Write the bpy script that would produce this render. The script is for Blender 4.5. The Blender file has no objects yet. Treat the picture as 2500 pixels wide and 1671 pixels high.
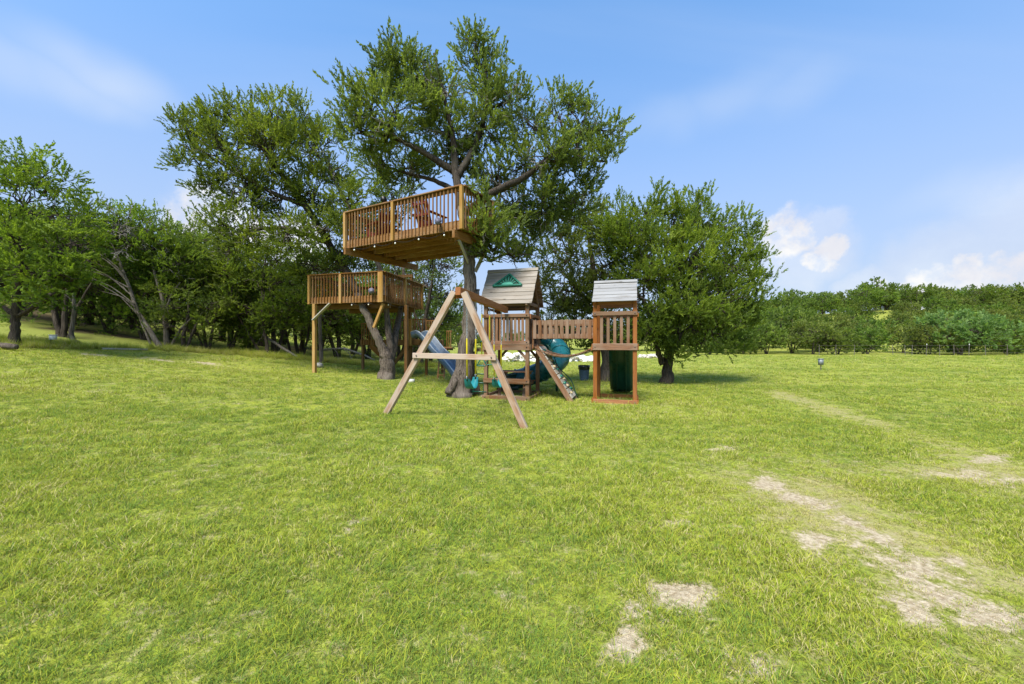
import bpy, math, random
import numpy as np
from mathutils import Vector, Matrix

rnd = random.Random(7)
RS = np.random.RandomState(11)
scene = bpy.context.scene
COL = scene.collection

# ------------------------------------------------------------------ camera
F = 972.2            # focal length in photo pixels (2500 wide), 14 mm on a 36 mm frame
EYE = 1.55
cam = bpy.data.cameras.new("camera")
cam.lens = 14.0
cam.sensor_width = 36.0
cam.clip_start = 0.05
cam.clip_end = 3000
camo = bpy.data.objects.new("camera", cam)
camo.location = (0, 0, EYE)
camo.rotation_euler = (math.radians(90), 0, 0)
COL.objects.link(camo)
scene.camera = camo

# ------------------------------------------------------------------ sun and exposure
SUN_EL, SUN_AZ = math.radians(57), math.radians(206)     # azimuth clockwise from +Y: behind the camera, to the left
sun_dir = Vector((math.sin(SUN_AZ) * math.cos(SUN_EL), math.cos(SUN_AZ) * math.cos(SUN_EL), math.sin(SUN_EL)))
sl = bpy.data.lights.new("sun", 'SUN')
sl.energy = 2.6
sl.angle = math.radians(24)
sl.color = (1.0, 0.95, 0.86)
so = bpy.data.objects.new("sun", sl)
so.rotation_euler = (-sun_dir).to_track_quat('-Z', 'Y').to_euler()
so.location = (0, 0, 60)
COL.objects.link(so)
vs = scene.view_settings
scene.display_settings.display_device = 'sRGB'
vs.view_transform = 'Standard'
vs.look = 'None'
vs.gamma = 1
vs.use_curve_mapping = False
vs.exposure = 1.5
scene.cycles.max_bounces = 5
scene.cycles.diffuse_bounces = 4
scene.cycles.glossy_bounces = 2
scene.cycles.transmission_bounces = 3
scene.cycles.transparent_max_bounces = 6


# ------------------------------------------------------------------ node helper
class NT:
    def __init__(s, tree):
        s.t = tree
        tree.nodes.clear()

    def n(s, typ, **kw):
        nd = s.t.nodes.new(typ)
        ins = kw.pop('i', {})
        for k, v in kw.items():
            setattr(nd, k, v)
        for k, v in ins.items():
            s.put(nd.inputs[k], v)
        return nd

    def put(s, sock, v):
        if isinstance(v, bpy.types.NodeSocket):
            s.t.links.new(v, sock)
        elif isinstance(v, bpy.types.Node):
            s.t.links.new(v.outputs[0], sock)
        else:
            if sock.type == 'RGBA' and not isinstance(v, (int, float)) and len(v) == 3:
                v = (*v, 1)
            sock.default_value = v

    def math(s, op, a, b=None, c=None, clamp=False):
        nd = s.n('ShaderNodeMath', operation=op, use_clamp=clamp)
        s.put(nd.inputs[0], a)
        if b is not None: s.put(nd.inputs[1], b)
        if c is not None: s.put(nd.inputs[2], c)
        return nd.outputs[0]

    def vmath(s, op, a, b=None):
        nd = s.n('ShaderNodeVectorMath', operation=op)
        s.put(nd.inputs[0], a)
        if b is not None: s.put(nd.inputs[1], b)
        return nd.outputs[1] if op in ('DOT_PRODUCT', 'LENGTH', 'DISTANCE') else nd.outputs[0]

    def noise(s, vec, scale, detail=4, rough=.55, dist=0, out=0):
        nd = s.n('ShaderNodeTexNoise', i={'Vector': vec, 'Scale': scale, 'Detail': detail, 'Roughness': rough, 'Distortion': dist})
        return nd.outputs[out]

    def mix(s, fac, a, b, blend='MIX'):
        nd = s.n('ShaderNodeMix', data_type='RGBA', blend_type=blend)
        s.put(nd.inputs[0], fac); s.put(nd.inputs[6], a); s.put(nd.inputs[7], b)
        return nd.outputs[2]

    def ramp(s, fac, lo, hi, a=0., b=1.):
        nd = s.n('ShaderNodeMapRange', interpolation_type='SMOOTHSTEP', clamp=True)
        s.put(nd.inputs[0], fac)
        for k, v in zip((1, 2, 3, 4), (lo, hi, a, b)): s.put(nd.inputs[k], v)
        return nd.outputs[0]

    def mapping(s, vec, scale=(1, 1, 1), rot=(0, 0, 0), loc=(0, 0, 0)):
        return s.n('ShaderNodeMapping', i={'Vector': vec, 'Location': loc, 'Rotation': rot, 'Scale': scale}).outputs[0]

    def attr(s, name, typ='GEOMETRY'):
        return s.n('ShaderNodeAttribute', attribute_name=name, attribute_type=typ)


def pix_dir(px, py):
    v = Vector(((px - 1250) / F, 1.0, (835.5 - py) / F))
    return v.normalized()


# ------------------------------------------------------------------ world: Nishita sky with cirrus and cumulus
def make_world():
    w = bpy.data.worlds.new("World")
    scene.world = w
    w.use_nodes = True
    t = NT(w.node_tree)
    sky = t.n('ShaderNodeTexSky', sky_type='NISHITA', sun_disc=False, sun_elevation=SUN_EL, sun_rotation=SUN_AZ,
              altitude=300, air_density=1.0, dust_density=0.6, ozone_density=1.2)
    d = t.n('ShaderNodeTexCoord').outputs['Generated']
    sep = t.n('ShaderNodeSeparateXYZ', i={0: d})
    z = sep.outputs[2]
    zz = t.math('ADD', t.math('MAXIMUM', z, 0.0), .12)
    plane = t.n('ShaderNodeCombineXYZ', i={0: t.math('DIVIDE', sep.outputs[0], zz), 1: t.math('DIVIDE', sep.outputs[1], zz), 2: 0.0}).outputs[0]
    # cirrus: streaky veil everywhere, stronger in a few bands
    pm = t.mapping(plane, scale=(.22, .75, 1), rot=(0, 0, math.radians(-14)))
    n1 = t.noise(pm, 1.25, 5, .52, .5)
    n2 = t.noise(t.mapping(plane, scale=(.5, .5, 1), loc=(4, 2, 0)), .8, 2, .5)
    cir = t.math('MULTIPLY', t.ramp(n1, .44, .80), t.ramp(n2, .35, .65), clamp=True)
    cir = t.math('MULTIPLY', cir, .42)

    def blob(px, py, r, soft):
        dist = t.vmath('DISTANCE', d, tuple(pix_dir(px, py)))
        return t.ramp(dist, r * soft / F, r / F, 1, 0)
    # a brighter wisp of cirrus
    dd = t.vmath('ADD', d, t.vmath('SCALE', t.vmath('SUBTRACT', t.noise(d, 5, 3, .5, 0, 1), (.5, .5, .5)), None))
    sc = dd.node
    sc = dd.node.inputs[1].links[0].from_node
    sc.inputs['Scale'].default_value = .10

    def blob2(px, py, r):
        p_ = pix_dir(px, py)
        dist = t.vmath('LENGTH', t.vmath('MULTIPLY', t.vmath('SUBTRACT', dd, tuple(p_)), (1, 1, 2.3)))
        return t.ramp(dist, 0, r / F, 1, 0)
    w1 = None
    for (x, y, r, a) in ((250, 175, 130, .5), (160, 195, 110, .4), (40, 165, 110, .34), (225, 215, 110, .34), (1790, 245, 150, .22), (1650, 290, 130, .2), (2440, 470, 130, .35), (2350, 500, 90, .22), (1930, 225, 110, .2)):
        b = t.math('MULTIPLY', blob2(x, y, r), a)
        w1 = b if w1 is None else t.math('MAXIMUM', w1, b)
    cir = t.math('ADD', cir, t.math('MULTIPLY', w1, t.ramp(n1, .2, .6, .55, 1)), clamp=True)
    # cumulus: union of lumps, broken by noise
    nz = t.noise(d, 16, 5, .6, 0, 1)
    off = t.n('ShaderNodeVectorMath', operation='SCALE', i={0: t.vmath('SUBTRACT', nz, (.5, .5, .5)), 'Scale': .075}).outputs[0]
    dc = t.vmath('ADD', d, off)

    def lump(px, py, r):
        dist = t.vmath('DISTANCE', dc, tuple(pix_dir(px, py)))
        return t.ramp(dist, r * .50 / F, r / F, 1, 0)

    def union(lst):
        o = None
        for l in lst:
            b = lump(*l)
            o = b if o is None else t.math('MAXIMUM', o, b)
        return o
    cum = union([(1908, 545, 42), (1940, 575, 52), (1905, 590, 60), (1880, 570, 40), (2025, 605, 34), (1990, 640, 36),
                 (2265, 700, 52), (2235, 715, 40), (2300, 690, 30), (2360, 665, 34), (2390, 695, 44), (2480, 675, 44), (2450, 700, 50), (2550, 690, 60),
                 (485, 505, 52), (455, 540, 42), (545, 540, 60), (610, 570, 60), (720, 610, 90),
                 (2140, 705, 24), (-700, 560, 150), (-880, 600, 170), (3300, 620, 170), (3600, 600, 220)])
    veil = union([(1960, 620, 100), (1900, 610, 90), (2020, 545, 42), (2330, 690, 130), (2450, 680, 120), (2130, 705, 60), (540, 560, 110), (2600, 690, 200)])
    ero = t.ramp(t.noise(d, 30, 5, .62), .34, .60, .50, 1)
    cover = t.math('MAXIMUM', t.math('MULTIPLY', cum, ero), t.math('MULTIPLY', veil, .34))
    # haze toward the horizon
    hz = t.ramp(z, -.02, .75, 1, 0)
    hz = t.math('POWER', hz, 1.1)
    skyc = t.mix(1.0, sky.outputs[0], t.mix(hz, (.82, 1.20, 1.38), (.10, .36, .82)), 'MULTIPLY')
    col = t.mix(t.math('MULTIPLY', hz, .96), skyc, (2.38, 2.88, 3.55))
    col = t.mix(cir, col, (3.1, 3.45, 4.0))
    shade = t.ramp(t.noise(dc, 9, 4, .55), .35, .7)
    ccol = t.mix(shade, (3.25, 3.3, 3.6), (4.1, 4.1, 4.05))
    col = t.mix(cover, col, ccol)
    bg = t.n('ShaderNodeBackground', i={'Color': col, 'Strength': 0.088})
    out = t.n('ShaderNodeOutputWorld')
    t.t.links.new(bg.outputs[0], out.inputs[0])


make_world()


# ------------------------------------------------------------------ materials
def new_mat(name):
    m = bpy.data.materials.new(name)
    m.use_nodes = True
    t = NT(m.node_tree)
    return m, t


def finish(t, col, rough=.7, bump=None, bstr=.3, bdist=.01, spec=.3, metal=0., extra=None):
    p = t.n('ShaderNodeBsdfPrincipled', i={'Base Color': col, 'Roughness': rough, 'Metallic': metal, 'Specular IOR Level': spec})
    if bump is not None:
        b = t.n('ShaderNodeBump', i={'Height': bump, 'Strength': bstr, 'Distance': bdist})
        t.put(p.inputs['Normal'], b.outputs[0])
    o = t.n('ShaderNodeOutputMaterial')
    t.t.links.new((extra(p) if extra else p).outputs[0], o.inputs[0])
    return p


def wood(name, base, dark, grey, gamt, rough=.72):
    m, t = new_mat(name)
    oi = t.n('ShaderNodeObjectInfo')
    co = t.vmath('ADD', t.n('ShaderNodeTexCoord').outputs['Object'],
                 t.n('ShaderNodeCombineXYZ', i={0: t.math('MULTIPLY', oi.outputs['Random'], 37.), 1: t.math('MULTIPLY', oi.outputs['Random'], 91.), 2: 0.}).outputs[0])
    grain = t.noise(t.mapping(co, scale=(40, 40, 1.6)), 1.6, 6, .62, .6)
    blotch = t.noise(t.mapping(co, scale=(6, 6, 1.4)), 1.0, 4, .6)
    c = t.mix(t.ramp(grain, .34, .66), dark, base)
    lo = .62 - gamt * .5
    c = t.mix(t.math('MULTIPLY', t.ramp(blotch, lo, lo + .22), min(1, gamt * 1.3)), c, grey)
    knots = t.n('ShaderNodeTexVoronoi', i={'Vector': t.mapping(co, scale=(5, 5, 2.2)), 'Scale': 1.0}).outputs[0]
    c = t.mix(t.ramp(knots, .06, .13, .65, 0), c, tuple(x * .4 for x in dark))
    v = t.math('ADD', t.math('MULTIPLY', oi.outputs['Random'], .34), .83)
    c = t.n('ShaderNodeHueSaturation', i={'Color': c, 'Value': v, 'Saturation': t.math('ADD', t.math('MULTIPLY', oi.outputs['Random'], -.18), 1.08)}).outputs[0]
    finish(t, c, rough, grain, .35, .004, .25)
    return m


def plain(name, col, rough=.5, var=.12, spec=.35, metal=0., nscale=9, dirt=None):
    m, t = new_mat(name)
    co = t.n('ShaderNodeTexCoord').outputs['Object']
    nz = t.noise(co, nscale, 5, .6)
    c = t.mix(t.ramp(nz, .3, .7), tuple(x * (1 - var) for x in col), tuple(min(1, x * (1 + var)) for x in col))
    if dirt:
        c = t.mix(t.ramp(t.noise(co, 3.1, 5, .65), .5, .75, 0, .6), c, dirt)
    finish(t, c, t.ramp(nz, .2, .8, rough - .08, rough + .1), nz, .12, .004, spec, metal)
    return m


M = {}
M['play'] = wood('weathered_redwood', (0.225, 0.105, 0.046), (0.13, 0.055, 0.023), (0.24, 0.162, 0.105), .5)
M['play_orange'] = wood('stained_redwood', (0.329, 0.122, 0.032), (0.210, 0.070, 0.018), (0.315, 0.182, 0.098), .22)
M['play_pale'] = wood('bleached_redwood', (0.37, 0.225, 0.13), (0.26, 0.14, 0.07), (0.44, 0.345, 0.265), .6)
M['roof_grey'] = wood('greyed_roof_wood', (0.22, 0.205, 0.185), (0.14, 0.125, 0.11), (0.285, 0.28, 0.275), .7)
M['roof_tan'] = wood('tan_roof_wood', (0.26, 0.215, 0.165), (0.18, 0.14, 0.10), (0.30, 0.265, 0.225), .55)
M['deck'] = wood('stained_deck_pine', (0.255, 0.118, 0.028), (0.155, 0.064, 0.015), (0.275, 0.175, 0.085), .36)
M['deck_post'] = wood('honey_pine', (0.392, 0.217, 0.052), (0.301, 0.150, 0.032), (0.420, 0.280, 0.105), .35)
M['deck_dark'] = wood('dark_deck_pine', (0.175, 0.091, 0.025), (0.105, 0.049, 0.013), (0.196, 0.115, 0.049), .3)
M['board_grey'] = wood('grey_board', (0.322, 0.280, 0.217), (0.210, 0.175, 0.126), (0.385, 0.350, 0.294), .6)
M['green_plastic'] = plain('green_plastic', (.012, .13, .085), .35, .15)
M['green_light'] = plain('pale_green_plastic', (.06, .30, .20), .4, .15)
M['teal'] = plain('teal_plastic', (.012, .115, .135), .28, .18, .5, dirt=(.05, .13, .14))
M['dark_green'] = plain('dark_green_plastic', (.008, .055, .035), .32, .2, .5)
M['swing_teal'] = plain('teal_rubber', (.02, .21, .22), .45, .15)
M['slide_blue'] = plain('slate_blue_plastic', (.095, .14, .20), .32, .15, .5, dirt=(.17, .20, .24))
M['slide_edge'] = plain('slide_edge', (.38, .42, .46), .4)
M['yellow'] = plain('yellow_sleeve', (.72, .56, .02), .45, .12)
M['chain'] = plain('galvanised_chain', (.55, .56, .58), .4, .15, .5, .55)
M['rope'] = plain('rope', (.23, .18, .11), .85, .25, nscale=60)
M['black'] = plain('black_plastic', (.012, .012, .013), .4, .2)
M['bin_blue'] = plain('grey_blue_plastic', (.075, .115, .17), .45, .15)
M['bag'] = plain('bin_bag', (.012, .012, .012), .25, .2, .5)
M['red_paint'] = plain('red_plastic_wood', (.17, .026, .018), .5, .2)
M['lamp_grey'] = plain('grey_lamp', (.13, .12, .16), .4, .15)
M['bulb'] = plain('bulb_glass', (.82, .80, .74), .2, .05, .5)
M['white'] = plain('white_paint', (.75, .74, .70), .5, .08)
M['cream'] = plain('cream_hold', (.40, .31, .17), .6, .15)
M['box_grey'] = plain('pale_metal', (.22, .24, .25), .5, .15, metal=.2)
M['t_post'] = plain('steel_post', (.14, .12, .10), .6, .3)
M['crumb'] = plain('soil_crumbs', (.40, .32, .21), .9, .3, nscale=40)
M['stone'] = plain('pale_limestone', (.52, .47, .39), .85, .25, nscale=5, dirt=(.33, .29, .23))
M['stone_white'] = plain('white_limestone', (.72, .69, .62), .85, .15, nscale=3, dirt=(.5, .46, .4))


def bark(name, c1, c2, c3):
    m, t = new_mat(name)
    co = t.n('ShaderNodeTexCoord').outputs['Object']
    n1 = t.noise(t.mapping(co, scale=(13, 13, .8)), 2.2, 7, .68, 1.0)
    n2 = t.noise(co, 1.3, 4, .6)
    c = t.mix(t.ramp(n1, .36, .62), c1, c2)
    c = t.mix(t.ramp(n2, .48, .72, 0, .75), c, c3)
    finish(t, c, .9, n1, 1.0, .05, .1)
    return m


M['bark'] = bark('juniper_bark', (.05, .038, .029), (.19, .152, .118), (.26, .215, .172))
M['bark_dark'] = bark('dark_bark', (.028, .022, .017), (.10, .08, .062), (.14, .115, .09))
M['bark_pale'] = bark('bleached_bark', (.09, .075, .06), (.235, .20, .16), (.31, .275, .23))
M['dead'] = bark('dead_twig', (.16, .14, .12), (.36, .33, .29), (.42, .40, .37))


def leaf_mat(name, dark, mid, light, trans=.5):
    m, t = new_mat(name)
    a = t.attr('tint').outputs['Fac']
    co = t.n('ShaderNodeTexCoord').outputs['Object']
    oi = t.n('ShaderNodeObjectInfo').outputs['Random']
    nz = t.noise(t.vmath('ADD', co, t.n('ShaderNodeCombineXYZ', i={0: t.math('MULTIPLY', oi, 50.)}).outputs[0]), .55, 3, .5)
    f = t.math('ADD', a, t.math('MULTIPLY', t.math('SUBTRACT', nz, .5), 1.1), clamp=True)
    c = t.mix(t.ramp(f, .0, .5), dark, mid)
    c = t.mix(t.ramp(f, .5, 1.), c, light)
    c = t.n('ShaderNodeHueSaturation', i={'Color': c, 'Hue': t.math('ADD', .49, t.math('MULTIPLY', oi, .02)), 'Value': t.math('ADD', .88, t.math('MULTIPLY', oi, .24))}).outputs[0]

    def ex(p):
        tr = t.n('ShaderNodeBsdfTranslucent', i={'Color': t.mix(1., c, (1.55, 1.6, .8), 'MULTIPLY')})
        return t.n('ShaderNodeMixShader', i={0: trans, 1: p.outputs[0], 2: tr.outputs[0]})
    finish(t, c, .62, None, spec=.2, extra=ex)
    return m


M['leaf_a'] = leaf_mat('juniper_foliage', (.082, .122, .026), (.158, .215, .032), (.245, .30, .042))
M['leaf_b'] = leaf_mat('grey_juniper_foliage', (.088, .116, .034), (.160, .198, .043), (.235, .27, .052))
M['leaf_c'] = leaf_mat('bright_juniper_foliage', (.066, .108, .020), (.132, .192, .024), (.205, .265, .032))
M['leaf_d'] = leaf_mat('hill_foliage', (.080, .120, .026), (.148, .205, .036), (.22, .28, .048))
M['leaf_f'] = leaf_mat('olive_hill_foliage', (.085, .115, .030), (.15, .185, .042), (.22, .25, .055))
M['leaf_e'] = leaf_mat('pale_hill_foliage', (.12, .185, .055), (.18, .255, .08), (.24, .32, .105))


# ------------------------------------------------------------------ objects bookkeeping
WM = {}


def link(o, parent=None, world=None):
    world = world or Matrix.Identity(4)
    COL.objects.link(o)
    if parent is not None:
        o.parent = parent
        o.matrix_basis = WM[parent.name].inverted() @ world
    else:
        o.matrix_basis = world
    WM[o.name] = world
    return o


def tag(o, label=None, cat=None, group=None, kind=None):
    if label: o['label'] = label
    if cat: o['category'] = cat
    if group: o['group'] = group
    if kind: o['kind'] = kind
    return o


def thing(name, loc, label, cat, group=None):
    o = bpy.data.objects.new(name, None)
    o.empty_display_size = .2
    link(o, None, Matrix.Translation(Vector(loc)))
    return tag(o, label, cat, group)


def np_mesh(name, verts, faces, mat, smooth=False, attrs=None):
    """faces: list of int arrays (each n x k)"""
    me = bpy.data.meshes.new(name)
    v = np.ascontiguousarray(verts, dtype=np.float32)
    me.vertices.add(len(v))
    me.vertices.foreach_set('co', v.ravel())
    faces = [np.asarray(f, dtype=np.int32) for f in faces if len(f)]
    loops = np.concatenate([f.ravel() for f in faces])
    tot = np.concatenate([np.full(len(f), f.shape[1], dtype=np.int32) for f in faces])
    start = np.concatenate(([0], np.cumsum(tot)[:-1])).astype(np.int32)
    me.loops.add(len(loops))
    me.loops.foreach_set('vertex_index', loops)
    me.polygons.add(len(tot))
    me.polygons.foreach_set('loop_start', start)
    me.polygons.foreach_set('loop_total', tot)
    if smooth:
        me.polygons.foreach_set('use_smooth', np.ones(len(tot), dtype=bool))
    for k, a in (attrs or {}).items():
        at = me.attributes.new(k, 'FLOAT', 'POINT')
        at.data.foreach_set('value', np.ascontiguousarray(a, dtype=np.float32))
    me.update()
    me.validate()
    if mat is not None:
        me.materials.append(mat)
    return me


def obj(name, me, parent=None, world=None):
    return link(bpy.data.objects.new(name, me), parent, world)


_bc = {}


def beam_mesh(w, h, L, mat, ch):
    key = (round(w, 3), round(h, 3), round(L, 2), mat.name, ch)
    if key in _bc: return _bc[key]
    a, b = w / 2, h / 2
    c = min(ch, a * .5, b * .5)
    ring = [(a - c, -b), (a, -b + c), (a, b - c), (a - c, b), (-a + c, b), (-a, b - c), (-a, -b + c), (-a + c, -b)]
    v = [(x, y, 0) for x, y in ring] + [(x, y, key[2]) for x, y in ring]
    q = [(i, (i + 1) % 8, 8 + (i + 1) % 8, 8 + i) for i in range(8)]
    me = bpy.data.meshes.new('beam')
    me.from_pydata(v, [], q + [tuple(range(7, -1, -1)), tuple(range(8, 16))])
    me.materials.append(mat)
    _bc[key] = me
    return me


def frame(p0, p1, up=(0, 0, 1)):
    p0, p1 = Vector(p0), Vector(p1)
    z = (p1 - p0).normalized()
    up = Vector(up)
    if abs(z.dot(up.normalized())) > .98: up = Vector((0, 1, 0)) if abs(z.y) < .9 else Vector((1, 0, 0))
    x = up.cross(z).normalized()
    y = z.cross(x)
    m = Matrix((x, y, z)).transposed().to_4x4()
    m.translation = p0
    return m, (p1 - p0).length


def beam(name, parent, p0, p1, w, h, mat, up=(0, 0, 1), ch=.006):
    """bar from p0 to p1; w across, h along 'up'"""
    m, L = frame(p0, p1, up)
    return obj(name, beam_mesh(w, h, L, mat, ch), parent, m)


def tube_arrays(pts, rad, sides=8, flute=0., seed=0):
    pts = np.asarray(pts, float); rad = np.asarray(rad, float)
    n = len(pts)
    tan = np.gradient(pts, axis=0)
    tan /= np.linalg.norm(tan, axis=1)[:, None] + 1e-9
    mean = tan.mean(0)
    ref = np.array([1., 0, 0]) if abs(mean[0]) < .7 * np.linalg.norm(mean) + 1e-6 else np.array([0, 1., 0])
    u = np.cross(tan, ref); u /= np.linalg.norm(u, axis=1)[:, None] + 1e-9
    v = np.cross(tan, u)
    th = np.linspace(0, 2 * math.pi, sides, endpoint=False)
    rr = np.repeat(rad[:, None], sides, 1)
    if flute:
        r = np.random.RandomState(seed)
        ph = r.rand(4) * 6.28
        s = np.arange(n)[:, None] / max(1, n - 1)
        rr = rr * (1 + flute * (np.sin(2 * th[None] + ph[0] + 2 * s) * .6 + np.sin(3 * th[None] + ph[1] - 1.5 * s) * .6 + np.sin(5 * th[None] + ph[2] + s) * .5) + flute * .35 * r.randn(n, sides))
    vv = pts[:, None, :] + rr[..., None] * (np.cos(th)[None, :, None] * u[:, None, :] + np.sin(th)[None, :, None] * v[:, None, :])
    i = np.arange(n - 1)[:, None] * sides + np.arange(sides)[None]
    j = np.arange(n - 1)[:, None] * sides + (np.arange(sides)[None] + 1) % sides
    q = np.stack([i, j, j + sides, i + sides], -1).reshape(-1, 4)
    return vv.reshape(-1, 3), q


class MB:
    def __init__(s):
        s.v = []; s.q = []; s.t = []; s.n = 0; s.ng = []

    def add(s, v, q=None, t=None):
        v = np.asarray(v, float)
        if q is not None and len(q): s.q.append(np.asarray(q) + s.n)
        if t is not None and len(t): s.t.append(np.asarray(t) + s.n)
        s.v.append(v); s.n += len(v)

    def tube(s, pts, rad, sides=8, flute=0., seed=0, cap=True):
        if np.isscalar(rad): rad = [rad] * len(pts)
        v, q = tube_arrays(pts, rad, sides, flute, seed)
        t = []
        if cap:
            n = len(v)
            v = np.vstack([v, np.asarray(pts[0])[None], np.asarray(pts[-1])[None]])
            b = n - sides
            for k in range(sides):
                t.append((n, (k + 1) % sides, k)); t.append((n + 1, b + k, b + (k + 1) % sides))
        s.add(v, q, t)

    def box(s, c, size, rot=None):
        x, y, z = [a / 2 for a in size]
        v = np.array([(i * x, j * y, k * z) for i in (-1, 1) for j in (-1, 1) for k in (-1, 1)])
        if rot is not None: v = v @ np.array(rot.to_3x3()).T
        s.add(v + np.asarray(c), [(0, 1, 3, 2), (4, 6, 7, 5), (0, 4, 5, 1), (2, 3, 7, 6), (0, 2, 6, 4), (1, 5, 7, 3)])

    def sweep(s, prof, frames):
        """closed 2D profile along frames (origin, xaxis, yaxis)"""
        prof = np.asarray(prof); k = len(prof)
        v = np.concatenate([o[None] + prof[:, :1] * x[None] + prof[:, 1:] * y[None] for o, x, y in frames])
        n = len(frames)
        i = np.arange(n - 1)[:, None] * k + np.arange(k)[None]
        j = np.arange(n - 1)[:, None] * k + (np.arange(k)[None] + 1) % k
        s.add(v, np.stack([i, j, j + k, i + k], -1).reshape(-1, 4))

    def mesh(s, name, mat, smooth=False):
        f = []
        if s.q: f.append(np.concatenate(s.q))
        if s.t: f.append(np.concatenate(s.t))
        return np_mesh(name, np.concatenate(s.v), f, mat, smooth)


def part(name, mb, mat, parent=None, smooth=False, world=None):
    """mesh given in world coordinates, its origin moved to its centre"""
    me = mb.mesh(name, mat, smooth)
    co = np.empty(len(me.vertices) * 3, np.float32)
    me.vertices.foreach_get('co', co)
    co = co.reshape(-1, 3)
    c = (co.max(0) + co.min(0)) / 2
    c[2] = co[:, 2].min()
    me.vertices.foreach_set('co', (co - c).ravel().astype(np.float32))
    me.update()
    return obj(name, me, parent, Matrix.Translation(Vector(c.tolist())))


# ------------------------------------------------------------------ ground
def sstep(a, b, x):
    t = np.clip((x - a) / (b - a), 0, 1)
    return t * t * (3 - 2 * t)


_wp = np.random.RandomState(5)
_wv = [(_wp.rand() * 6.28, _wp.rand() * 6.28, l) for l in (3.1, 4.7, 7.3, 2.2, 11.)]


def ground(x, y):
    x = np.asarray(x, float); y = np.asarray(y, float)
    xl = (np.sqrt(x * x + 1) - x) / 2
    xc = np.minimum(xl, 26)
    z = .02 * xc + .0045 * xc * xc + .10 * (xl - xc)
    z = z + 9.6 * sstep(54, 105, y + .10 * np.abs(x - 60)) * sstep(18, 95, x) + 1.6 * sstep(60, 130, y) * (1 - sstep(18, 95, x))
    und = 0
    for a, ph, l in _wv:
        und = und + np.sin((x * math.cos(a) + y * math.sin(a)) * 6.283 / l + ph)
    return z + .008 * und * sstep(0, 3, np.hypot(x, y))


def gz(x, y):
    return float(ground(x, y))


def P(px, py, d):
    return Vector(((px - 1250) / F * d, d, EYE + (835.5 - py) / F * d))


def gp(px, py, dmax=80):
    d0 = .5
    for k in range(4000):
        d = d0 + k * .02
        p = P(px, py, d)
        if p.z <= gz(p.x, p.y):
            return Vector((p.x, p.y, gz(p.x, p.y)))
        if d > dmax: break
    p = P(px, py, dmax)
    return Vector((p.x, p.y, gz(p.x, p.y)))


def vnoise(x, y, cell, seed):
    r = np.random.RandomState(seed)
    tab = r.rand(257, 257)
    gx_, gy_ = x / cell + 1000, y / cell + 1000
    i, j = np.floor(gx_).astype(int), np.floor(gy_).astype(int)
    fx, fy = gx_ - i, gy_ - j
    fx = fx * fx * (3 - 2 * fx); fy = fy * fy * (3 - 2 * fy)
    g = lambda a, b: tab[a % 257, b % 257]
    return (g(i, j) * (1 - fx) + g(i + 1, j) * fx) * (1 - fy) + (g(i, j + 1) * (1 - fx) + g(i + 1, j + 1) * fx) * fy


# bare soil patches (centre, half width, half height as seen), and worn tracks
PATCH = [(1864, 1187, 42, 14), (1905, 1214, 45, 9), (1955, 1232, 45, 11), (1995, 1250, 35, 10), (2000, 1311, 62, 19), (2117, 1304, 60, 16), (1630, 1273, 34, 10),
         (1653, 1456, 52, 26), (1615, 1440, 30, 20), (1545, 1461, 28, 20), (1564, 1550, 70, 34), (1817, 1644, 50, 34), (2230, 1500, 40, 11), (2300, 1524, 40, 11),
         (2188, 1377, 50, 14), (2240, 1415, 52, 13), (2300, 1447, 56, 15), (2370, 1480, 62, 17), (2450, 1515, 62, 19), (2500, 1560, 60, 24), (2350, 1400, 50, 12), (2150, 1352, 40, 6), (2060, 1280, 40, 8), (1930, 1222, 40, 7), (2440, 1430, 50, 10), (1730, 1600, 26, 14), (2208, 1200, 14, 6),
         (245, 869, 24, 2.4), (382, 879, 30, 2.6), (505, 888, 26, 2.2), (2480, 1180, 60, 10), (2350, 1160, 70, 9), (1780, 1425, 22, 12), (1790, 1100, 30, 5), (2420, 1120, 60, 5), (860, 1265, 18, 7), (1140, 1500, 20, 9), (1205, 966, 26, 5), (1260, 970, 26, 4), (1500, 982, 26, 4), (1146, 955, 30, 4)]
_pw = []
for (px, py, hw, hh) in PATCH:
    c = gp(px, py); a = gp(px, py - hh); b = gp(px, py + hh)
    _pw.append((c.x, c.y, hw * c.y / F, max(.05, abs(a.y - b.y) / 2), c.x / c.y))
TRACK = [[gp(*q) for q in [(1900, 960), (2020, 1000), (2160, 1040), (2330, 1100), (2500, 1180), (2700, 1290)]],
         [gp(*q) for q in [(1960, 1130), (2100, 1150), (2250, 1150), (2400, 1160), (2560, 1190)]],
         [gp(*q) for q in [(1840, 1170), (1960, 1230), (2120, 1330), (2280, 1440), (2420, 1500), (2560, 1580)]],
         [gp(*q) for q in [(1960, 1180), (2100, 1270), (2250, 1350), (2400, 1430), (2560, 1500)]]]


def seg_dist(x, y, pl):
    d = np.full(x.shape, 1e9)
    for a, b in zip(pl[:-1], pl[1:]):
        ax, ay, bx, by = a.x, a.y, b.x, b.y
        L = (bx - ax) ** 2 + (by - ay) ** 2
        t = np.clip(((x - ax) * (bx - ax) + (y - ay) * (by - ay)) / L, 0, 1)
        d = np.minimum(d, np.hypot(x - ax - t * (bx - ax), y - ay - t * (by - ay)))
    return d


def bare_f(x, y):
    f = np.zeros(x.shape)
    x0, y0 = x, y
    x = x0 + .34 * (vnoise(x0, y0, .35, 21) - .5) + .16 * (vnoise(x0, y0, .13, 22) - .5)
    y = y0 + .30 * (vnoise(x0, y0, .35, 23) - .5) + .14 * (vnoise(x0, y0, .13, 24) - .5)
    for cx, cy, a, b, sl_ in _pw:
        dy = y - cy
        dx = x - cx - sl_ * dy
        f = np.maximum(f, np.exp(-((dx / a) ** 2 + (dy / b) ** 2) * .9))
    return f


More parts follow.
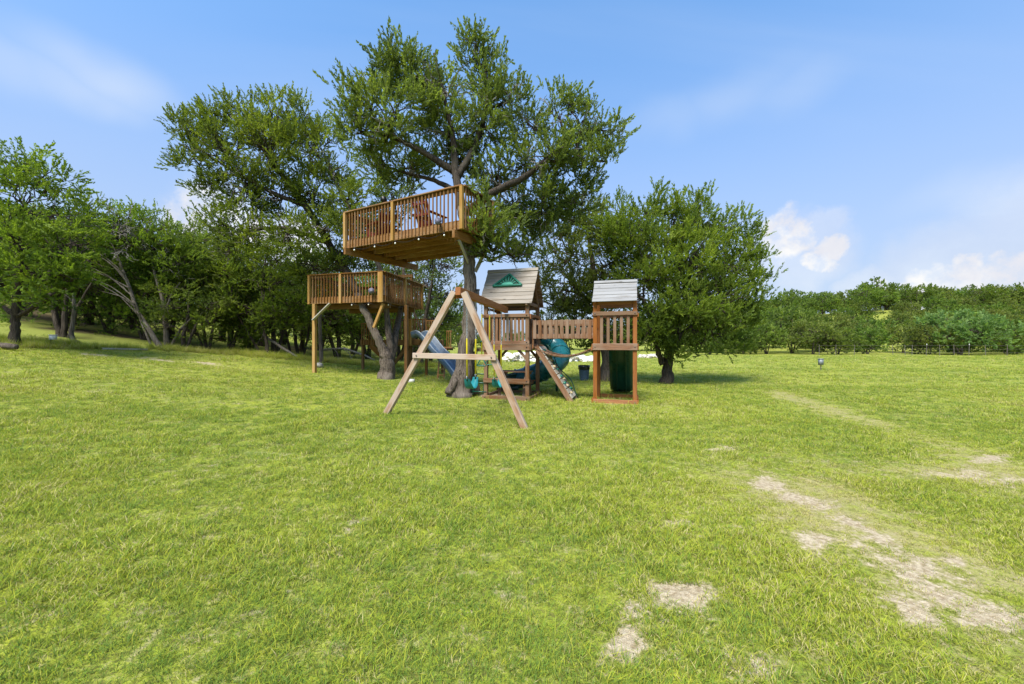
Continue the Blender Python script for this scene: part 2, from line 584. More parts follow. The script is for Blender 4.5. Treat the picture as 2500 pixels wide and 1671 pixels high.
def dry_f(x, y):
    f = np.zeros(x.shape)
    for pl, w in zip(TRACK, (.6, .4, .7, .6)):
        f = np.maximum(f, np.exp(-(seg_dist(x, y, pl) / w) ** 2) * .95)
    return f * np.clip(.34 + 1.1 * vnoise(x, y, .7, 31) * (.55 + .7 * vnoise(x, y, .2, 32)), 0, 1)


EDGE = [(-60, 6), (-19, 11), (gp(0, 850).x, gp(0, 850).y), (gp(180, 846).x, gp(180, 846).y), (gp(400, 852).x, gp(400, 852).y), (gp(600, 864).x, gp(600, 864).y),
        (gp(780, 884).x, gp(780, 884).y + .8), (-5.5, 21.0), (-3.0, 24), (0, 60)]
EDGE.sort()
EX = [e[0] for e in EDGE]; EY = [e[1] for e in EDGE]


def wood_f(x, y):
    e = np.interp(x, EX, EY)
    return sstep(-.1, 1.2, y - e) * (1 - sstep(9, 14, y - e) * .8) * sstep(1, -3, x)


def axis(lo, hi, a, b, fine, grow):
    c = list(np.arange(a, b + 1e-6, fine))
    s = fine; v = a
    left = []
    while v > lo:
        s *= grow; v -= s; left.append(v)
    s = fine; v = b
    right = []
    while v < hi:
        s *= grow; v += s; right.append(v)
    return np.array(left[::-1] + c + right)


gx = axis(-500, 600, -6, 8.5, .10, 1.06)
gy = axis(-60, 900, .8, 10.5, .10, 1.055)
GX, GY = np.meshgrid(gx, gy)
GZ = ground(GX, GY)
nx, ny = len(gx), len(gy)
idx = (np.arange(ny - 1)[:, None] * nx + np.arange(nx - 1)[None]).ravel()
gq = np.stack([idx, idx + 1, idx + 1 + nx, idx + nx], 1)


def ground_mat():
    m, t = new_mat('lawn')
    co = t.n('ShaderNodeTexCoord').outputs['Object']
    bare = t.attr('bare').outputs['Fac']; dry = t.attr('dry').outputs['Fac']; wd = t.attr('woods').outputs['Fac']
    big = t.noise(co, .28, 3, .5)
    mid = t.noise(co, 1.7, 5, .6)
    m2 = t.noise(co, 6.5, 4, .65)
    fine = t.noise(co, 26, 5, .7)
    vfine = t.noise(co, 90, 3, .7)
    g = t.mix(t.ramp(mid, .32, .68), (.20, .27, .028), (.33, .385, .034))
    g = t.mix(t.ramp(big, .35, .65, 0, .6), g, (.395, .435, .038))
    g = t.mix(t.ramp(fine, .36, .62, .75, 0), g, (.10, .10, .035))
    g = t.mix(t.ramp(m2, .56, .74, 0, .55), g, (.36, .31, .12))
    g = t.mix(t.ramp(vfine, .50, .66, 0, .55), g, (.16, .115, .05))
    straw = t.mix(vfine, (.30, .25, .11), (.47, .39, .21))
    g = t.mix(t.math('MULTIPLY', t.ramp(t.math('ADD', dry, t.math('MULTIPLY', t.math('SUBTRACT', m2, .5), 1.8)), .3, 1.0), .55), g, straw)
    soil = t.mix(t.ramp(fine, .3, .7), (.27, .20, .115), (.54, .45, .31))
    soil = t.mix(t.ramp(vfine, .60, .72, 0, .7), soil, (.62, .56, .46))
    brk = t.math('ADD', t.math('MULTIPLY', t.math('SUBTRACT', fine, .5), 1.1), t.math('MULTIPLY', t.math('SUBTRACT', m2, .5), 1.3))
    rim = t.ramp(t.math('ADD', bare, t.math('MULTIPLY', brk, 1.2)), -.02, .42, 0, .75)
    g = t.mix(rim, g, t.mix(vfine, (.24, .19, .09), (.44, .37, .21)))
    bm = t.ramp(t.math('ADD', bare, brk), .22, .64)
    g = t.mix(bm, g, soil)
    litter = t.mix(t.ramp(mid, .35, .7), (.075, .055, .032), (.15, .115, .06))
    litter = t.mix(t.ramp(vfine, .5, .7, 0, .7), litter, (.24, .195, .12))
    litter = t.mix(t.ramp(big, .36, .52, 0, .92), litter, (.24, .27, .055))
    g = t.mix(wd, g, litter)
    h = t.math('ADD', fine, t.math('MULTIPLY', vfine, .6))
    finish(t, g, .95, h, .7, .03, .05)
    return m


gm = np_mesh('ground', np.stack([GX.ravel(), GY.ravel(), GZ.ravel()], 1), [gq], ground_mat(), True,
             {'bare': bare_f(GX, GY).ravel(), 'dry': dry_f(GX, GY).ravel(), 'woods': wood_f(GX, GY).ravel()})
tag(obj('ground', gm), kind='structure')


# ------------------------------------------------------------------ grass (geometry-node scatter of tufts)
def grass_mat():
    m, t = new_mat('grass_blades')
    a = t.attr('tint', 'INSTANCER').outputs['Fac']
    b = t.attr('btint').outputs['Fac']
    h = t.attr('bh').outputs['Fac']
    f = t.math('ADD', a, t.math('MULTIPLY', t.math('SUBTRACT', t.math('POWER', b, 2.2), .32), 1.0))
    c = t.mix(t.ramp(f, 0, .4), (.17, .28, .045), (.31, .40, .032))
    c = t.mix(t.ramp(f, .4, .75), c, (.475, .485, .044))
    c = t.mix(t.ramp(f, .78, 1.1), c, (.62, .53, .24))
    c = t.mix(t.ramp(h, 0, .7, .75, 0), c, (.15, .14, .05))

    def ex(p):
        tr = t.n('ShaderNodeBsdfTranslucent', i={'Color': c})
        return t.n('ShaderNodeMixShader', i={0: .35, 1: p.outputs[0], 2: tr.outputs[0]})
    finish(t, c, .6, None, spec=.10, extra=ex)
    return m


M['grass'] = grass_mat()


def tuft(name, nb, h0, h1, w, spread, lean, seed):
    r = np.random.RandomState(seed)
    V = []; Q = []; T = []; bt = []; bh = []
    for k in range(nb):
        an = r.rand() * 6.283; rr = spread * math.sqrt(r.rand())
        bx, by = rr * math.cos(an), rr * math.sin(an)
        h = h0 + (h1 - h0) * r.rand() ** 1.5
        da = r.rand() * 6.283
        le = lean * (.3 + .9 * r.rand()) * h
        dx, dy = math.cos(da), math.sin(da)
        wa = da + math.pi / 2 + r.randn() * .5
        wx, wy = math.cos(wa) * w / 2, math.sin(wa) * w / 2
        n = len(V)
        tt = r.rand()
        for s, wf in ((0, 1), (.5, .85)):
            x = bx + dx * le * s ** 2; y = by + dy * le * s ** 2; z = h * s - .006
            V += [(x - wx * wf, y - wy * wf, z), (x + wx * wf, y + wy * wf, z)]
            bt += [tt, tt]; bh += [s, s]
        V.append((bx + dx * le, by + dy * le, h * (1 - .25 * lean * r.rand()))); bt.append(tt); bh.append(1)
        Q.append((n, n + 1, n + 3, n + 2)); T.append((n + 2, n + 3, n + 4))
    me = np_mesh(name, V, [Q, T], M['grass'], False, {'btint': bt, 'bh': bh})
    return bpy.data.objects.new(name, me)


TUFTS = [tuft('grass_tuft', 26, .02, .055, .0042, .075, 1.3, 1), tuft('grass_tuft', 22, .025, .075, .0042, .06, .9, 2), tuft('grass_tuft', 30, .018, .045, .0045, .09, 1.7, 3),
         tuft('grass_tuft', 5, .08, .17, .0030, .06, 1.9, 4), tuft('grass_tuft', 24, .02, .05, .005, .08, 1.5, 5)]
TALL = [tuft('tall_grass_tuft', 30, .18, .5, .008, .10, .6, 6), tuft('tall_grass_tuft', 26, .15, .42, .009, .12, .8, 7)]


def scatter(name, pts, rot, scl, kind, tint, sources, label):
    me = np_mesh(name, pts, [], None) if False else bpy.data.meshes.new(name)
    me.vertices.add(len(pts))
    me.vertices.foreach_set('co', np.ascontiguousarray(pts, np.float32).ravel())
    for k, a, ty in (('rot', rot, 'FLOAT_VECTOR'), ('scl', scl, 'FLOAT'), ('kindi', kind, 'INT'), ('tint', tint, 'FLOAT')):
        at = me.attributes.new(k, ty, 'POINT')
        at.data.foreach_set('vector' if ty == 'FLOAT_VECTOR' else 'value', np.ascontiguousarray(a, np.int32 if ty == 'INT' else np.float32).ravel())
    me.update()
    o = obj(name, me)
    ng = bpy.data.node_groups.new(name + '_scatter', 'GeometryNodeTree')
    ng.interface.new_socket('Geometry', in_out='INPUT', socket_type='NodeSocketGeometry')
    ng.interface.new_socket('Geometry', in_out='OUTPUT', socket_type='NodeSocketGeometry')
    N, L = ng.nodes, ng.links
    gi = N.new('NodeGroupInput'); go = N.new('NodeGroupOutput')
    join = N.new('GeometryNodeJoinGeometry')
    for s in reversed(sources):
        oi = N.new('GeometryNodeObjectInfo')
        oi.inputs['Object'].default_value = s
        oi.inputs['As Instance'].default_value = True
        L.new(oi.outputs['Geometry'], join.inputs[0])
    iop = N.new('GeometryNodeInstanceOnPoints')
    L.new(gi.outputs[0], iop.inputs['Points'])
    L.new(join.outputs[0], iop.inputs['Instance'])
    iop.inputs['Pick Instance'].default_value = True
    for nm, ty, so_ in (('kindi', 'INT', 'Instance Index'), ('rot', 'FLOAT_VECTOR', 'Rotation'), ('scl', 'FLOAT', 'Scale')):
        na = N.new('GeometryNodeInputNamedAttribute')
        na.data_type = ty
        na.inputs[0].default_value = nm
        L.new(na.outputs[0], iop.inputs[so_])
    L.new(iop.outputs[0], go.inputs[0])
    md = o.modifiers.new('scatter', 'NODES')
    md.node_group = ng
    tag(o, label, 'grass', kind='stuff')
    return o


def lawn():
    X = []; Y = []; S = []
    for (d0, d1, dens, sc) in ((1.2, 2.6, 800, .8), (2.6, 4.5, 480, .95), (4.5, 8, 210, 1.12), (8, 14, 75, 1.4), (14, 24, 16, 2.0), (24, 45, 4.5, 2.8)):
        area = (d1 * d1 - d0 * d0) * 1.45
        n = int(area * dens)
        d = np.sqrt(d0 * d0 + (d1 * d1 - d0 * d0) * RS.rand(n))
        x = d * (RS.rand(n) * 2 - 1) * 1.45
        X.append(x); Y.append(d + RS.randn(n) * .02); S.append(np.full(n, sc))
    x = np.concatenate(X); y = np.concatenate(Y); s = np.concatenate(S)
    b = bare_f(x, y); dr = dry_f(x, y); w = wood_f(x, y)
    n1 = vnoise(x, y, .9, 1); n2 = vnoise(x, y, 3.3, 2); n3 = vnoise(x, y, .22, 3)
    keep = (b + (n3 - .5) * 1.0 + (RS.rand(len(x)) - .5) * .8 < .50) & (RS.rand(len(x)) > dr * .22 + w * .93 + .35 * sstep(.4, .15, n3))
    x, y, s, dr, n1, n2, n3, b = [a[keep] for a in (x, y, s, dr, n1, n2, n3, b)]
    n = len(x)
    tint = .36 + (n1 - .5) * .55 + (n2 - .5) * .45 + (n3 - .5) * .35 + RS.randn(n) * .13 + dr * .42 * (.5 + n3) + .25 * b
    tint = np.where(RS.rand(n) < .05, .9 + .2 * RS.rand(n), tint)
    scl = s * (.7 + .6 * RS.rand(n)) * (.68 + .6 * n1) * (1 - .5 * dr) * (1 - .4 * np.clip(b, 0, 1))
    rot = np.stack([RS.randn(n) * .14, RS.randn(n) * .14, RS.rand(n) * 6.283], 1)
    kind = RS.choice(5, n, p=[.27, .15, .27, .10, .21])
    tint = np.where(kind == 3, .75 + .35 * RS.rand(n), tint)
    pts = np.stack([x, y, ground(x, y)], 1)
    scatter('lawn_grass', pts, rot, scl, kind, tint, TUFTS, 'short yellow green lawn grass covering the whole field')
    # taller seeding grass along the edge of the woods
    n = 5200
    ex = -RS.rand(n) * 17 - 4.0
    ey = np.interp(ex, EX, EY) + RS.randn(n) * .42 - .25
    k = RS.rand(n) < .25 + .75 * vnoise(ex, ey, 1.2, 9)
    ex, ey = ex[k], ey[k]
    n = len(ex)
    rot = np.stack([RS.randn(n) * .12, RS.randn(n) * .12, RS.rand(n) * 6.283], 1)
    scatter('tall_grass', np.stack([ex, ey, ground(ex, ey)], 1), rot, .35 + .5 * RS.rand(n), RS.choice(2, n), .55 + .35 * vnoise(ex, ey, 1.5, 4) + RS.randn(n) * .12,
            TALL, 'taller unmown grass fringe along the edge of the woods')


lawn()

# ------------------------------------------------------------------ trees
def norm(v):
    return v / (np.linalg.norm(v, axis=-1, keepdims=True) + 1e-9)


def plume_templates(nl, L, leaf, wid, seed, k=10):
    r = np.random.RandomState(seed)
    T = []
    for _ in range(k):
        V = []
        for i in range(nl):
            s = (i + r.rand()) / nl
            an = r.rand() * 6.283
            el = .18 + .52 * r.rand()
            dv = np.array([math.cos(an) * math.sin(el), math.sin(an) * math.sin(el), math.cos(el)])
            l = leaf * (.65 + .7 * r.rand()) * (1 - .35 * s)
            base = np.array([0, 0, s * L * .75]) + dv * l * .15
            side = norm(np.cross(dv, r.randn(3)))
            wv = side * wid * (.7 + .6 * r.rand()) / 2
            V += [base, base + dv * l * .45 + wv, base + dv * l, base + dv * l * .45 - wv]
        T.append(V)
    return np.array(T)


PL_HERO = plume_templates(23, .40, .084, .033, 3, 16)
PL_MID = plume_templates(16, .52, .15, .045, 4)
PL_FAR = plume_templates(9, .75, .38, .19, 5)


def crown(name, parent, clumps, tmpl, per, seed, mat, scale=1.0, upb=.55, flat=.7, loose=1.0):
    """clumps: array rows x,y,z, radius, outward dir(3), tint"""
    r = np.random.RandomState(seed)
    C = np.asarray(clumps)
    n = np.maximum(1, (per * (.6 + .8 * r.rand(len(C))) * np.clip(C[:, 3] / C[:, 3].mean(), .5, 1.6)).astype(int))
    ix = np.repeat(np.arange(len(C)), n)
    N = len(ix)
    off = r.randn(N, 3)
    off = norm(off) * (r.rand(N, 1) ** .5) * loose
    off[:, 2] *= flat
    pos = C[ix, :3] + off * C[ix, 3:4]
    dr = norm(.5 * C[ix, 4:7] + .55 * off + np.array([0, 0, upb]) + .42 * r.randn(N, 3))
    u = norm(np.cross(dr, r.randn(N, 3))); v = np.cross(dr, u)
    ti = r.randint(0, len(tmpl), N)
    tv = tmpl[ti]
    sc = scale * (.5 + .95 * r.rand(N) ** 1.3)
    W = pos[:, None, :] + sc[:, None, None] * (tv[..., 0:1] * u[:, None] + tv[..., 1:2] * v[:, None] + tv[..., 2:3] * dr[:, None])
    nv = tmpl.shape[1]
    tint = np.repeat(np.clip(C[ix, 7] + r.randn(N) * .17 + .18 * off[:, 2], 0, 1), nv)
    V = W.reshape(-1, 3)
    q = np.arange(len(V)).reshape(-1, 4)
    o0 = np.array(WM[parent.name].translation)
    me = np_mesh(name, V - o0, [q], mat, False, {'tint': tint})
    return obj(name, me, parent, WM[parent.name])


def curve(a, b, n, bend, r, wob=.06):
    a = np.asarray(a, float); b = np.asarray(b, float)
    t = np.linspace(0, 1, n)[:, None]
    L = np.linalg.norm(b - a)
    m = (a + b) / 2 + np.asarray(bend) * L
    p = (1 - t) ** 2 * a + 2 * t * (1 - t) * m + t * t * b
    w = r.randn(n, 3) * wob * L * .5
    w[0] = 0; w[-1] = 0
    return p + w * (t * (1 - t) * 4)


def build_tree(name, label, base, trunks, lobes, mats, seed, per=13, nsub=26, tmpl=PL_HERO, scale=1., group=None, clump_r=.30, cat='tree', upb=.55, dead=0, dead_s=1., sparse=0., limb_r=None, flat=.7, depthf=.95):
    """trunks: list of (list of points, list of radii); lobes: (x,y,z,rx,ry,rz,tint)"""
    r = np.random.RandomState(seed)
    root = thing(name, base, label, cat, group)
    o0 = np.array(base)
    wood_mb = MB()
    allp = []; allr = []
    limb_mb = MB()
    for k, (pts, rad, *dk_) in enumerate(trunks):
        pts = np.array([list(p) for p in pts], float)
        rad = list(rad); rad[-1] = min(rad[-1], .02) if len(trunks) > 1 and pts[-1][2] > pts[0][2] + 1.0 and not (name == 'juniper_tree' and rad[-1] > .09) else rad[-1]
        n = len(pts)
        # resample with slight wobble
        tt = np.linspace(0, n - 1, n * 5)
        pp = np.stack([np.interp(tt, np.arange(n), pts[:, j]) for j in range(3)], 1)
        ker = np.array([.25, .5, .25])
        for _ in range(3):
            q = pp.copy()
            for j in range(3): q[1:-1, j] = np.convolve(pp[:, j], ker, 'valid')
            pp = q
        rr = np.interp(tt, np.arange(n), rad)
        pp[1:-1] += r.randn(len(pp) - 2, 3) * (.10 * rr[1:-1, None])
        (limb_mb if dk_ else wood_mb).tube(pp - o0, rr, 14, .11, seed + k, cap=True)
        allp.append(pp); allr.append(rr)
    P_ = np.concatenate(allp); R_ = np.concatenate(allr)
    clumps = []
    dead_mb = MB()
    for (x, y, z, rx, ry, rz, tint) in lobes:
        c = np.array([x, y, z])
        # attach where the trunk is below and near
        dist = np.linalg.norm(P_ - c, axis=1) + 1.2 * np.maximum(0, P_[:, 2] - (z - .25 * rz))
        i = int(np.argmin(dist))
        a = P_[i]
        L = np.linalg.norm(c - a)
        lr = min(R_[i] * .62, .022 + .028 * L) if limb_r is None else limb_r
        limb = curve(a, c, 9, (0, 0, .10), r, .10)
        limb_mb.tube(limb - o0, np.linspace(lr, .018, 9), 7)
        size = (rx * ry * rz) ** (1 / 3)
        ns = max(5, int(nsub * (size ** 2)))
        for s in range(ns):
            dv = r.randn(3); dv /= np.linalg.norm(dv)
            rad = .45 + .6 * r.rand() ** .6
            e = c + dv * np.array([rx, ry, rz]) * rad
            j = r.randint(3, 9)
            st = limb[j]
            if r.rand() < sparse: continue
            br = curve(st, e, 6, (0, 0, -.05 + .1 * r.rand()), r, .16)
            limb_mb.tube(br - o0, np.linspace(.022, .006, 6) * (.7 + .5 * size), 4, cap=False)
            out = norm(dv * np.array([1, 1, .7]))
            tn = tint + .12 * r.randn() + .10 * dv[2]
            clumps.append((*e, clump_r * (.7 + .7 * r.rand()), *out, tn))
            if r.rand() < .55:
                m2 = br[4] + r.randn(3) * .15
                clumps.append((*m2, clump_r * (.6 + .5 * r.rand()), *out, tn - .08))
        for s in range(int(dead * size)):
            j = r.randint(1, 9)
            st = limb[j]
            dv = r.randn(3); dv[2] = dv[2] * .6; dv /= np.linalg.norm(dv)
            e = st + dv * size * (.6 + .5 * r.rand())
            br = curve(st, e, 7, r.randn(3) * .1, r, .2)
            dead_mb.tube(br - o0, np.linspace(.016, .005, 7) * dead_s, 4, cap=False)
            for q in range(4):
                st2 = br[r.randint(2, 7)]
                e2 = st2 + (dv + r.randn(3) * .8) * size * .3
                dead_mb.tube(curve(st2, e2, 5, r.randn(3) * .1, r, .2) - o0, np.linspace(.009, .004, 5) * dead_s, 3, cap=False)
    obj('trunk', wood_mb.mesh('trunk', mats[0], True), root, WM[root.name])
    if limb_mb.n: tag(obj('limbs', limb_mb.mesh('limbs', M['bark_dark'], True), root, WM[root.name]), kind='stuff')  # darker bark puts the crown's shade into the limb colour
    if dead_mb.n: tag(obj('dead_branches', dead_mb.mesh('dead_branches', M['dead'], True), root, WM[root.name]), kind='stuff')
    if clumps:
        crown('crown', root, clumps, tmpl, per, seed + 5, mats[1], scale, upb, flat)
    return root


def lobe(px, py, d, rpx, tint=.45, ax=1., az=1.):
    p = P(px, py, d)
    s = rpx * .84 * d / F
    return (p.x, p.y, p.z, s * ax, s, s * az, tint)


# --- big juniper carrying the upper deck
b = gp(1124, 968)
D = b.y
t2 = [([P(1120, 975, D), P(1134, 900, D), P(1146, 800, D), P(1148, 690, D), P(1141, 590, D + .05), P(1128, 510, D + .1)],
       [.36, .235, .20, .17, .15, .135]),
      ([P(1134, 545, D + .07), P(1128, 510, D + .1), P(1113, 430, D + .2), P(1108, 340, D + .3), P(1085, 240, D + .3), P(1060, 130, D + .3)], [.14, .138, .11, .08, .05, .02], 1),
      ([P(1160, 962, D + .25), P(1150, 905, D + .2), P(1150, 860, D + .1)], [.16, .12, .10]),
      ([P(1094, 962, D - .25), P(1120, 915, D - .12), P(1134, 870, D)], [.10, .14, .12]),
      ([P(1132, 520, D + .1), P(1200, 470, D), P(1280, 435, D), P(1350, 375, D + .2), P(1420, 320, D + .3)], [.12, .10, .08, .055, .02], 1),
      ([P(1112, 440, D + .2), P(1160, 360, D + .4), P(1190, 260, D + .5), P(1185, 140, D + .6)], [.11, .085, .06, .025], 1),
      ([P(1110, 420, D + .3), P(1030, 370, D + .1), P(950, 330, D), P(880, 320, D)], [.10, .07, .05, .02], 1),
      ([P(1120, 470, D + .2), P(1060, 440, D + 1.0), P(980, 420, D + 1.4), P(920, 400, D + 1.4)], [.09, .065, .045, .02], 1),
      ([P(1142, 560, D + .1), P(1240, 530, D + .8), P(1330, 520, D + 1.2), P(1400, 540, D + 1.3)], [.10, .075, .05, .02], 1)]
t2l = [lobe(*a) for a in [
    (955, 130, D, 52, .45), (1000, 200, D + .4, 80, .45), (1075, 230, D + .2, 85, .48), (1150, 145, D + .6, 56, .42), (1145, 100, D + .6, 26, .42), (1205, 190, D + .6, 66, .42), (1250, 250, D + .3, 62, .42),
    (910, 210, D - .2, 58, .5), (865, 265, D - .3, 42, .5), (960, 275, D - .4, 80, .55), (1090, 330, D + .6, 80, .4), (1180, 310, D + .5, 80, .42),
    (1285, 300, D + .3, 55, .4), (1340, 265, D + .2, 44, .4), (1385, 250, D + .3, 40, .4), (1430, 285, D + .3, 46, .38), (1475, 320, D + .4, 44, .38), (1480, 395, D + .3, 52, .36), (1415, 375, D + .1, 66, .36),
    (1340, 380, D, 66, .38), (1265, 400, D + .4, 62, .36), (1210, 430, D + .6, 62, .36), (895, 330, D, 60, .5), (930, 400, D + 1.2, 66, .42), (1010, 400, D + 1.4, 70, .4),
    (1330, 480, D + .9, 78, .33), (1410, 480, D + .8, 60, .33), (1250, 500, D + .8, 60, .34), (1195, 500, D - .6, 42, .46), (1180, 560, D - .6, 40, .48), (1200, 610, D - .3, 34, .44), (1230, 570, D, 46, .36), (870, 300, D - .2, 36, .5), (1275, 560, D + 1.0, 50, .34), (1300, 610, D + 1.2, 42, .34), (1330, 560, D + 1.2, 46, .34), (1262, 625, D + .9, 26, .36), (1120, 390, D + .9, 56, .4)]]
build_tree('juniper_tree', 'tallest juniper with thick grey trunk rising through the upper deck', b, t2, t2l, (M['bark'], M['leaf_b']), 21, per=13, nsub=31, dead=10, dead_s=1.2, clump_r=.27, upb=.75)

# --- juniper carrying the lower deck
b = gp(946, 925)
D = b.y
t1 = [([P(944, 935, D), P(948, 880, D), P(935, 850, D - .05), P(910, 800, D - .1), P(885, 745, D - .1), P(868, 705, D + .5)],
       [.38, .25, .155, .13, .125, .12]),
      ([P(875, 722, D + .3), P(850, 670, D + .9), P(800, 590, D + 1.0), P(745, 500, D + .7), P(690, 430, D + .5), P(630, 350, D + .3), P(590, 290, D + .3)], [.15, .15, .14, .13, .10, .06, .025], 1),
      ([P(950, 905, D + .1), P(955, 850, D + .2), P(945, 790, D + .25), P(942, 740, D + .3), P(930, 660, D + .4), P(880, 560, D + .5), P(830, 470, D + .5), P(790, 380, D + .5)], [.17, .135, .10, .09, .085, .08, .06, .02]),
      ([P(955, 880, D + .2), P(965, 820, D + .5), P(978, 755, D + 1.6), P(985, 690, D + 2.2), P(985, 600, D + 2.6)], [.16, .12, .10, .08, .04]),
      ([P(800, 592, D + 1.), P(700, 555, D), P(620, 560, D - .1), P(560, 570, D)], [.10, .075, .05, .02], 1),
      ([P(750, 505, D + .7), P(660, 470, D), P(570, 420, D - .1), P(480, 360, D)], [.09, .07, .05, .02], 1)]
t1l = [lobe(*a) for a in [
    (540, 285, D + .3, 56, .5), (600, 300, D + .2, 76, .62), (680, 300, D + .3, 76, .64), (745, 295, D + .5, 55, .5), (480, 330, D, 50, .45), (440, 300, D - .1, 20, .42), (462, 330, D - .1, 24, .42), (470, 390, D - .1, 44, .42),
    (560, 370, D - .2, 80, .6), (650, 370, D - .3, 90, .66), (750, 370, D + .1, 70, .52), (800, 340, D + .5, 42, .45), (815, 420, D + .3, 60, .42), (510, 450, D, 52, .42), (590, 470, D, 80, .42), (680, 480, D + .6, 70, .4), (770, 470, D + .5, 70, .42),
    (540, 540, D, 56, .42), (610, 570, D - .1, 70, .42), (700, 580, D - .3, 70, .42), (790, 560, D - .3, 60, .46), (850, 480, D - .6, 48, .5), (845, 545, D - .8, 44, .45), (740, 650, D + .8, 60, .35), (560, 620, D + .2, 50, .4), (820, 640, D + .9, 46, .34), (885, 470, D, 40, .48), (905, 560, D + 2.2, 60, .36), (960, 480, D + 2.4, 60, .38), (880, 620, D + 2.2, 60, .34)]]
build_tree('juniper_tree', 'wide juniper with split grey trunk under the lower deck', b, t1, t1l, (M['bark'], M['leaf_a']), 33, per=13, nsub=27, dead=5, clump_r=.29, upb=.7)

# --- round juniper standing alone in the field
b = gp(1628, 937)
D = b.y
t3 = [([P(1627, 945, D), P(1628, 900, D), P(1634, 850, D), P(1642, 780, D), P(1652, 700, D + .1), P(1665, 600, D + .1), P(1670, 530, D)], [.26, .155, .14, .125, .10, .06, .02]),
      ([P(1618, 890, D - .05), P(1604, 850, D - .1), P(1592, 800, D - .2), P(1570, 720, D - .2)], [.10, .085, .07, .03]),
      ([P(1636, 840, D), P(1700, 790, D + .1), P(1770, 740, D + .1), P(1830, 690, D)], [.11, .09, .06, .02])]
t3l = [lobe(*a) for a in [
    (1580, 520, D, 60, .5), (1500, 560, D + .3, 70, .5), (1540, 580, D - .4, 70, .5), (1640, 560, D - .3, 80, .5), (1700, 530, D + .2, 60, .5), (1740, 560, D + .3, 56, .5), (1790, 560, D + .2, 52, .5), (1830, 590, D, 48, .48),
    (1600, 650, D - .7, 90, .55), (1690, 640, D - .6, 86, .55), (1770, 650, D - .3, 80, .52), (1840, 665, D, 52, .46), (1560, 720, D - .8, 80, .52), (1660, 740, D - .8, 86, .52), (1750, 740, D - .6, 84, .48),
    (1820, 740, D - .1, 54, .42), (1580, 800, D - .6, 58, .36), (1660, 815, D - .5, 60, .36), (1740, 815, D - .3, 62, .34), (1800, 800, D, 50, .34), (1540, 640, D + .9, 70, .4), (1700, 700, D + 1.2, 110, .36), (1600, 790, D + 1.0, 80, .3), (1720, 840, D + .4, 36, .3), (1640, 850, D - .2, 34, .3), (1790, 830, D + .6, 40, .3)]]
build_tree('juniper_tree', 'rounded full juniper standing alone right of the small tower', b, t3, t3l, (M['bark_dark'], M['leaf_a']), 44, per=13, nsub=26, clump_r=.32, scale=1.05, upb=.8)

# --- juniper behind the bridge
b = gp(1480, 932)
D = b.y + .2
t4 = [([P(1478, 940, D), P(1480, 880, D), P(1472, 800, D), P(1455, 700, D), P(1440, 600, D), P(1430, 540, D)], [.22, .18, .16, .13, .08, .03]),
      ([P(1470, 790, D), P(1420, 720, D - .2), P(1370, 660, D - .2)], [.09, .06, .02])]
t4l = [lobe(*a) for a in [
    (1440, 520, D, 56, .44), (1390, 540, D - .2, 56, .42), (1480, 570, D, 60, .46), (1345, 570, D - .2, 46, .36), (1400, 620, D - .4, 76, .44), (1470, 650, D - .3, 70, .42), (1330, 640, D - .3, 46, .34), (1310, 690, D - .3, 36, .36),
    (1380, 710, D - .3, 70, .38), (1450, 730, D - .3, 66, .36), (1340, 750, D - .1, 52, .34), (1400, 790, D - .1, 58, .32), (1470, 800, D + .2, 56, .32), (1345, 810, D + .2, 42, .3), (1430, 840, D + .3, 36, .3), (1300, 740, D + .2, 30, .34)]]
build_tree('juniper_tree', 'dark juniper behind the swinging bridge and small tower', b, t4, t4l, (M['bark'], M['leaf_b']), 55, per=12, nsub=24, clump_r=.31, dead=4, upb=.7)


# ------------------------------------------------------------------ woods on the left
def woods_tree(name, label, bpx, bpy_, stems, lob, mats, seed, dd=0., r0=.16, group='junipers at the edge of the woods', **kw):
    b = gp(bpx, bpy_)
    D = b.y + dd
    b = Vector(((bpx - 1250) / F * D, D, 0)); b.z = gz(b.x, b.y)
    tr = []
    for st in stems:
        pts = [P(x, y, D + (q[0] if q else 0)) for (x, y, *q) in st[0]]
        pts[0].z = min(pts[0].z, gz(pts[0].x, pts[0].y) - .05) if st[2] else pts[0].z
        tr.append((pts, st[1]))
    L = [lobe(x, y, D + q, rp, ti) for (x, y, q, rp, ti) in lob]
    return build_tree(name, label, b, tr, L, mats, seed, group=group, **kw)


woods_tree('juniper_tree', 'leafy juniper at the left edge with layered bright foliage', 36, 843,
           [([(36, 850), (38, 800), (38, 760), (45, 690), (55, 600), (60, 500)], [0.148, 0.115, 0.107, 0.089, 0.067, 0.022], 1),
            ([(36, 770), (0, 745), (-60, 720), (-140, 700)], [0.067, 0.059, 0.044, 0.022], 0), ([(40, 775), (100, 740), (160, 700), (210, 650)], [0.067, 0.052, 0.037, 0.015], 0)],
           [(40, 400, 0, 62, .6), (-30, 430, .2, 90, .6), (110, 430, .2, 62, .6), (155, 460, .2, 42, .55), (60, 500, -.5, 90, .66), (-60, 540, -.3, 100, .66), (150, 530, -.1, 62, .58), (30, 590, -.7, 90, .64), (120, 600, -.5, 80, .6), (-80, 640, -.3, 90, .6), (180, 590, .2, 50, .5), (60, 670, -.8, 80, .68), (130, 670, -.6, 60, .62), (-20, 690, -.5, 70, .6), (170, 660, -.2, 44, .5), (150, 720, .2, 40, .4)],
           (M['bark_dark'], M['leaf_c']), 61, per=8, nsub=22, tmpl=PL_HERO, clump_r=.34, upb=.3, flat=.45, scale=1.1)
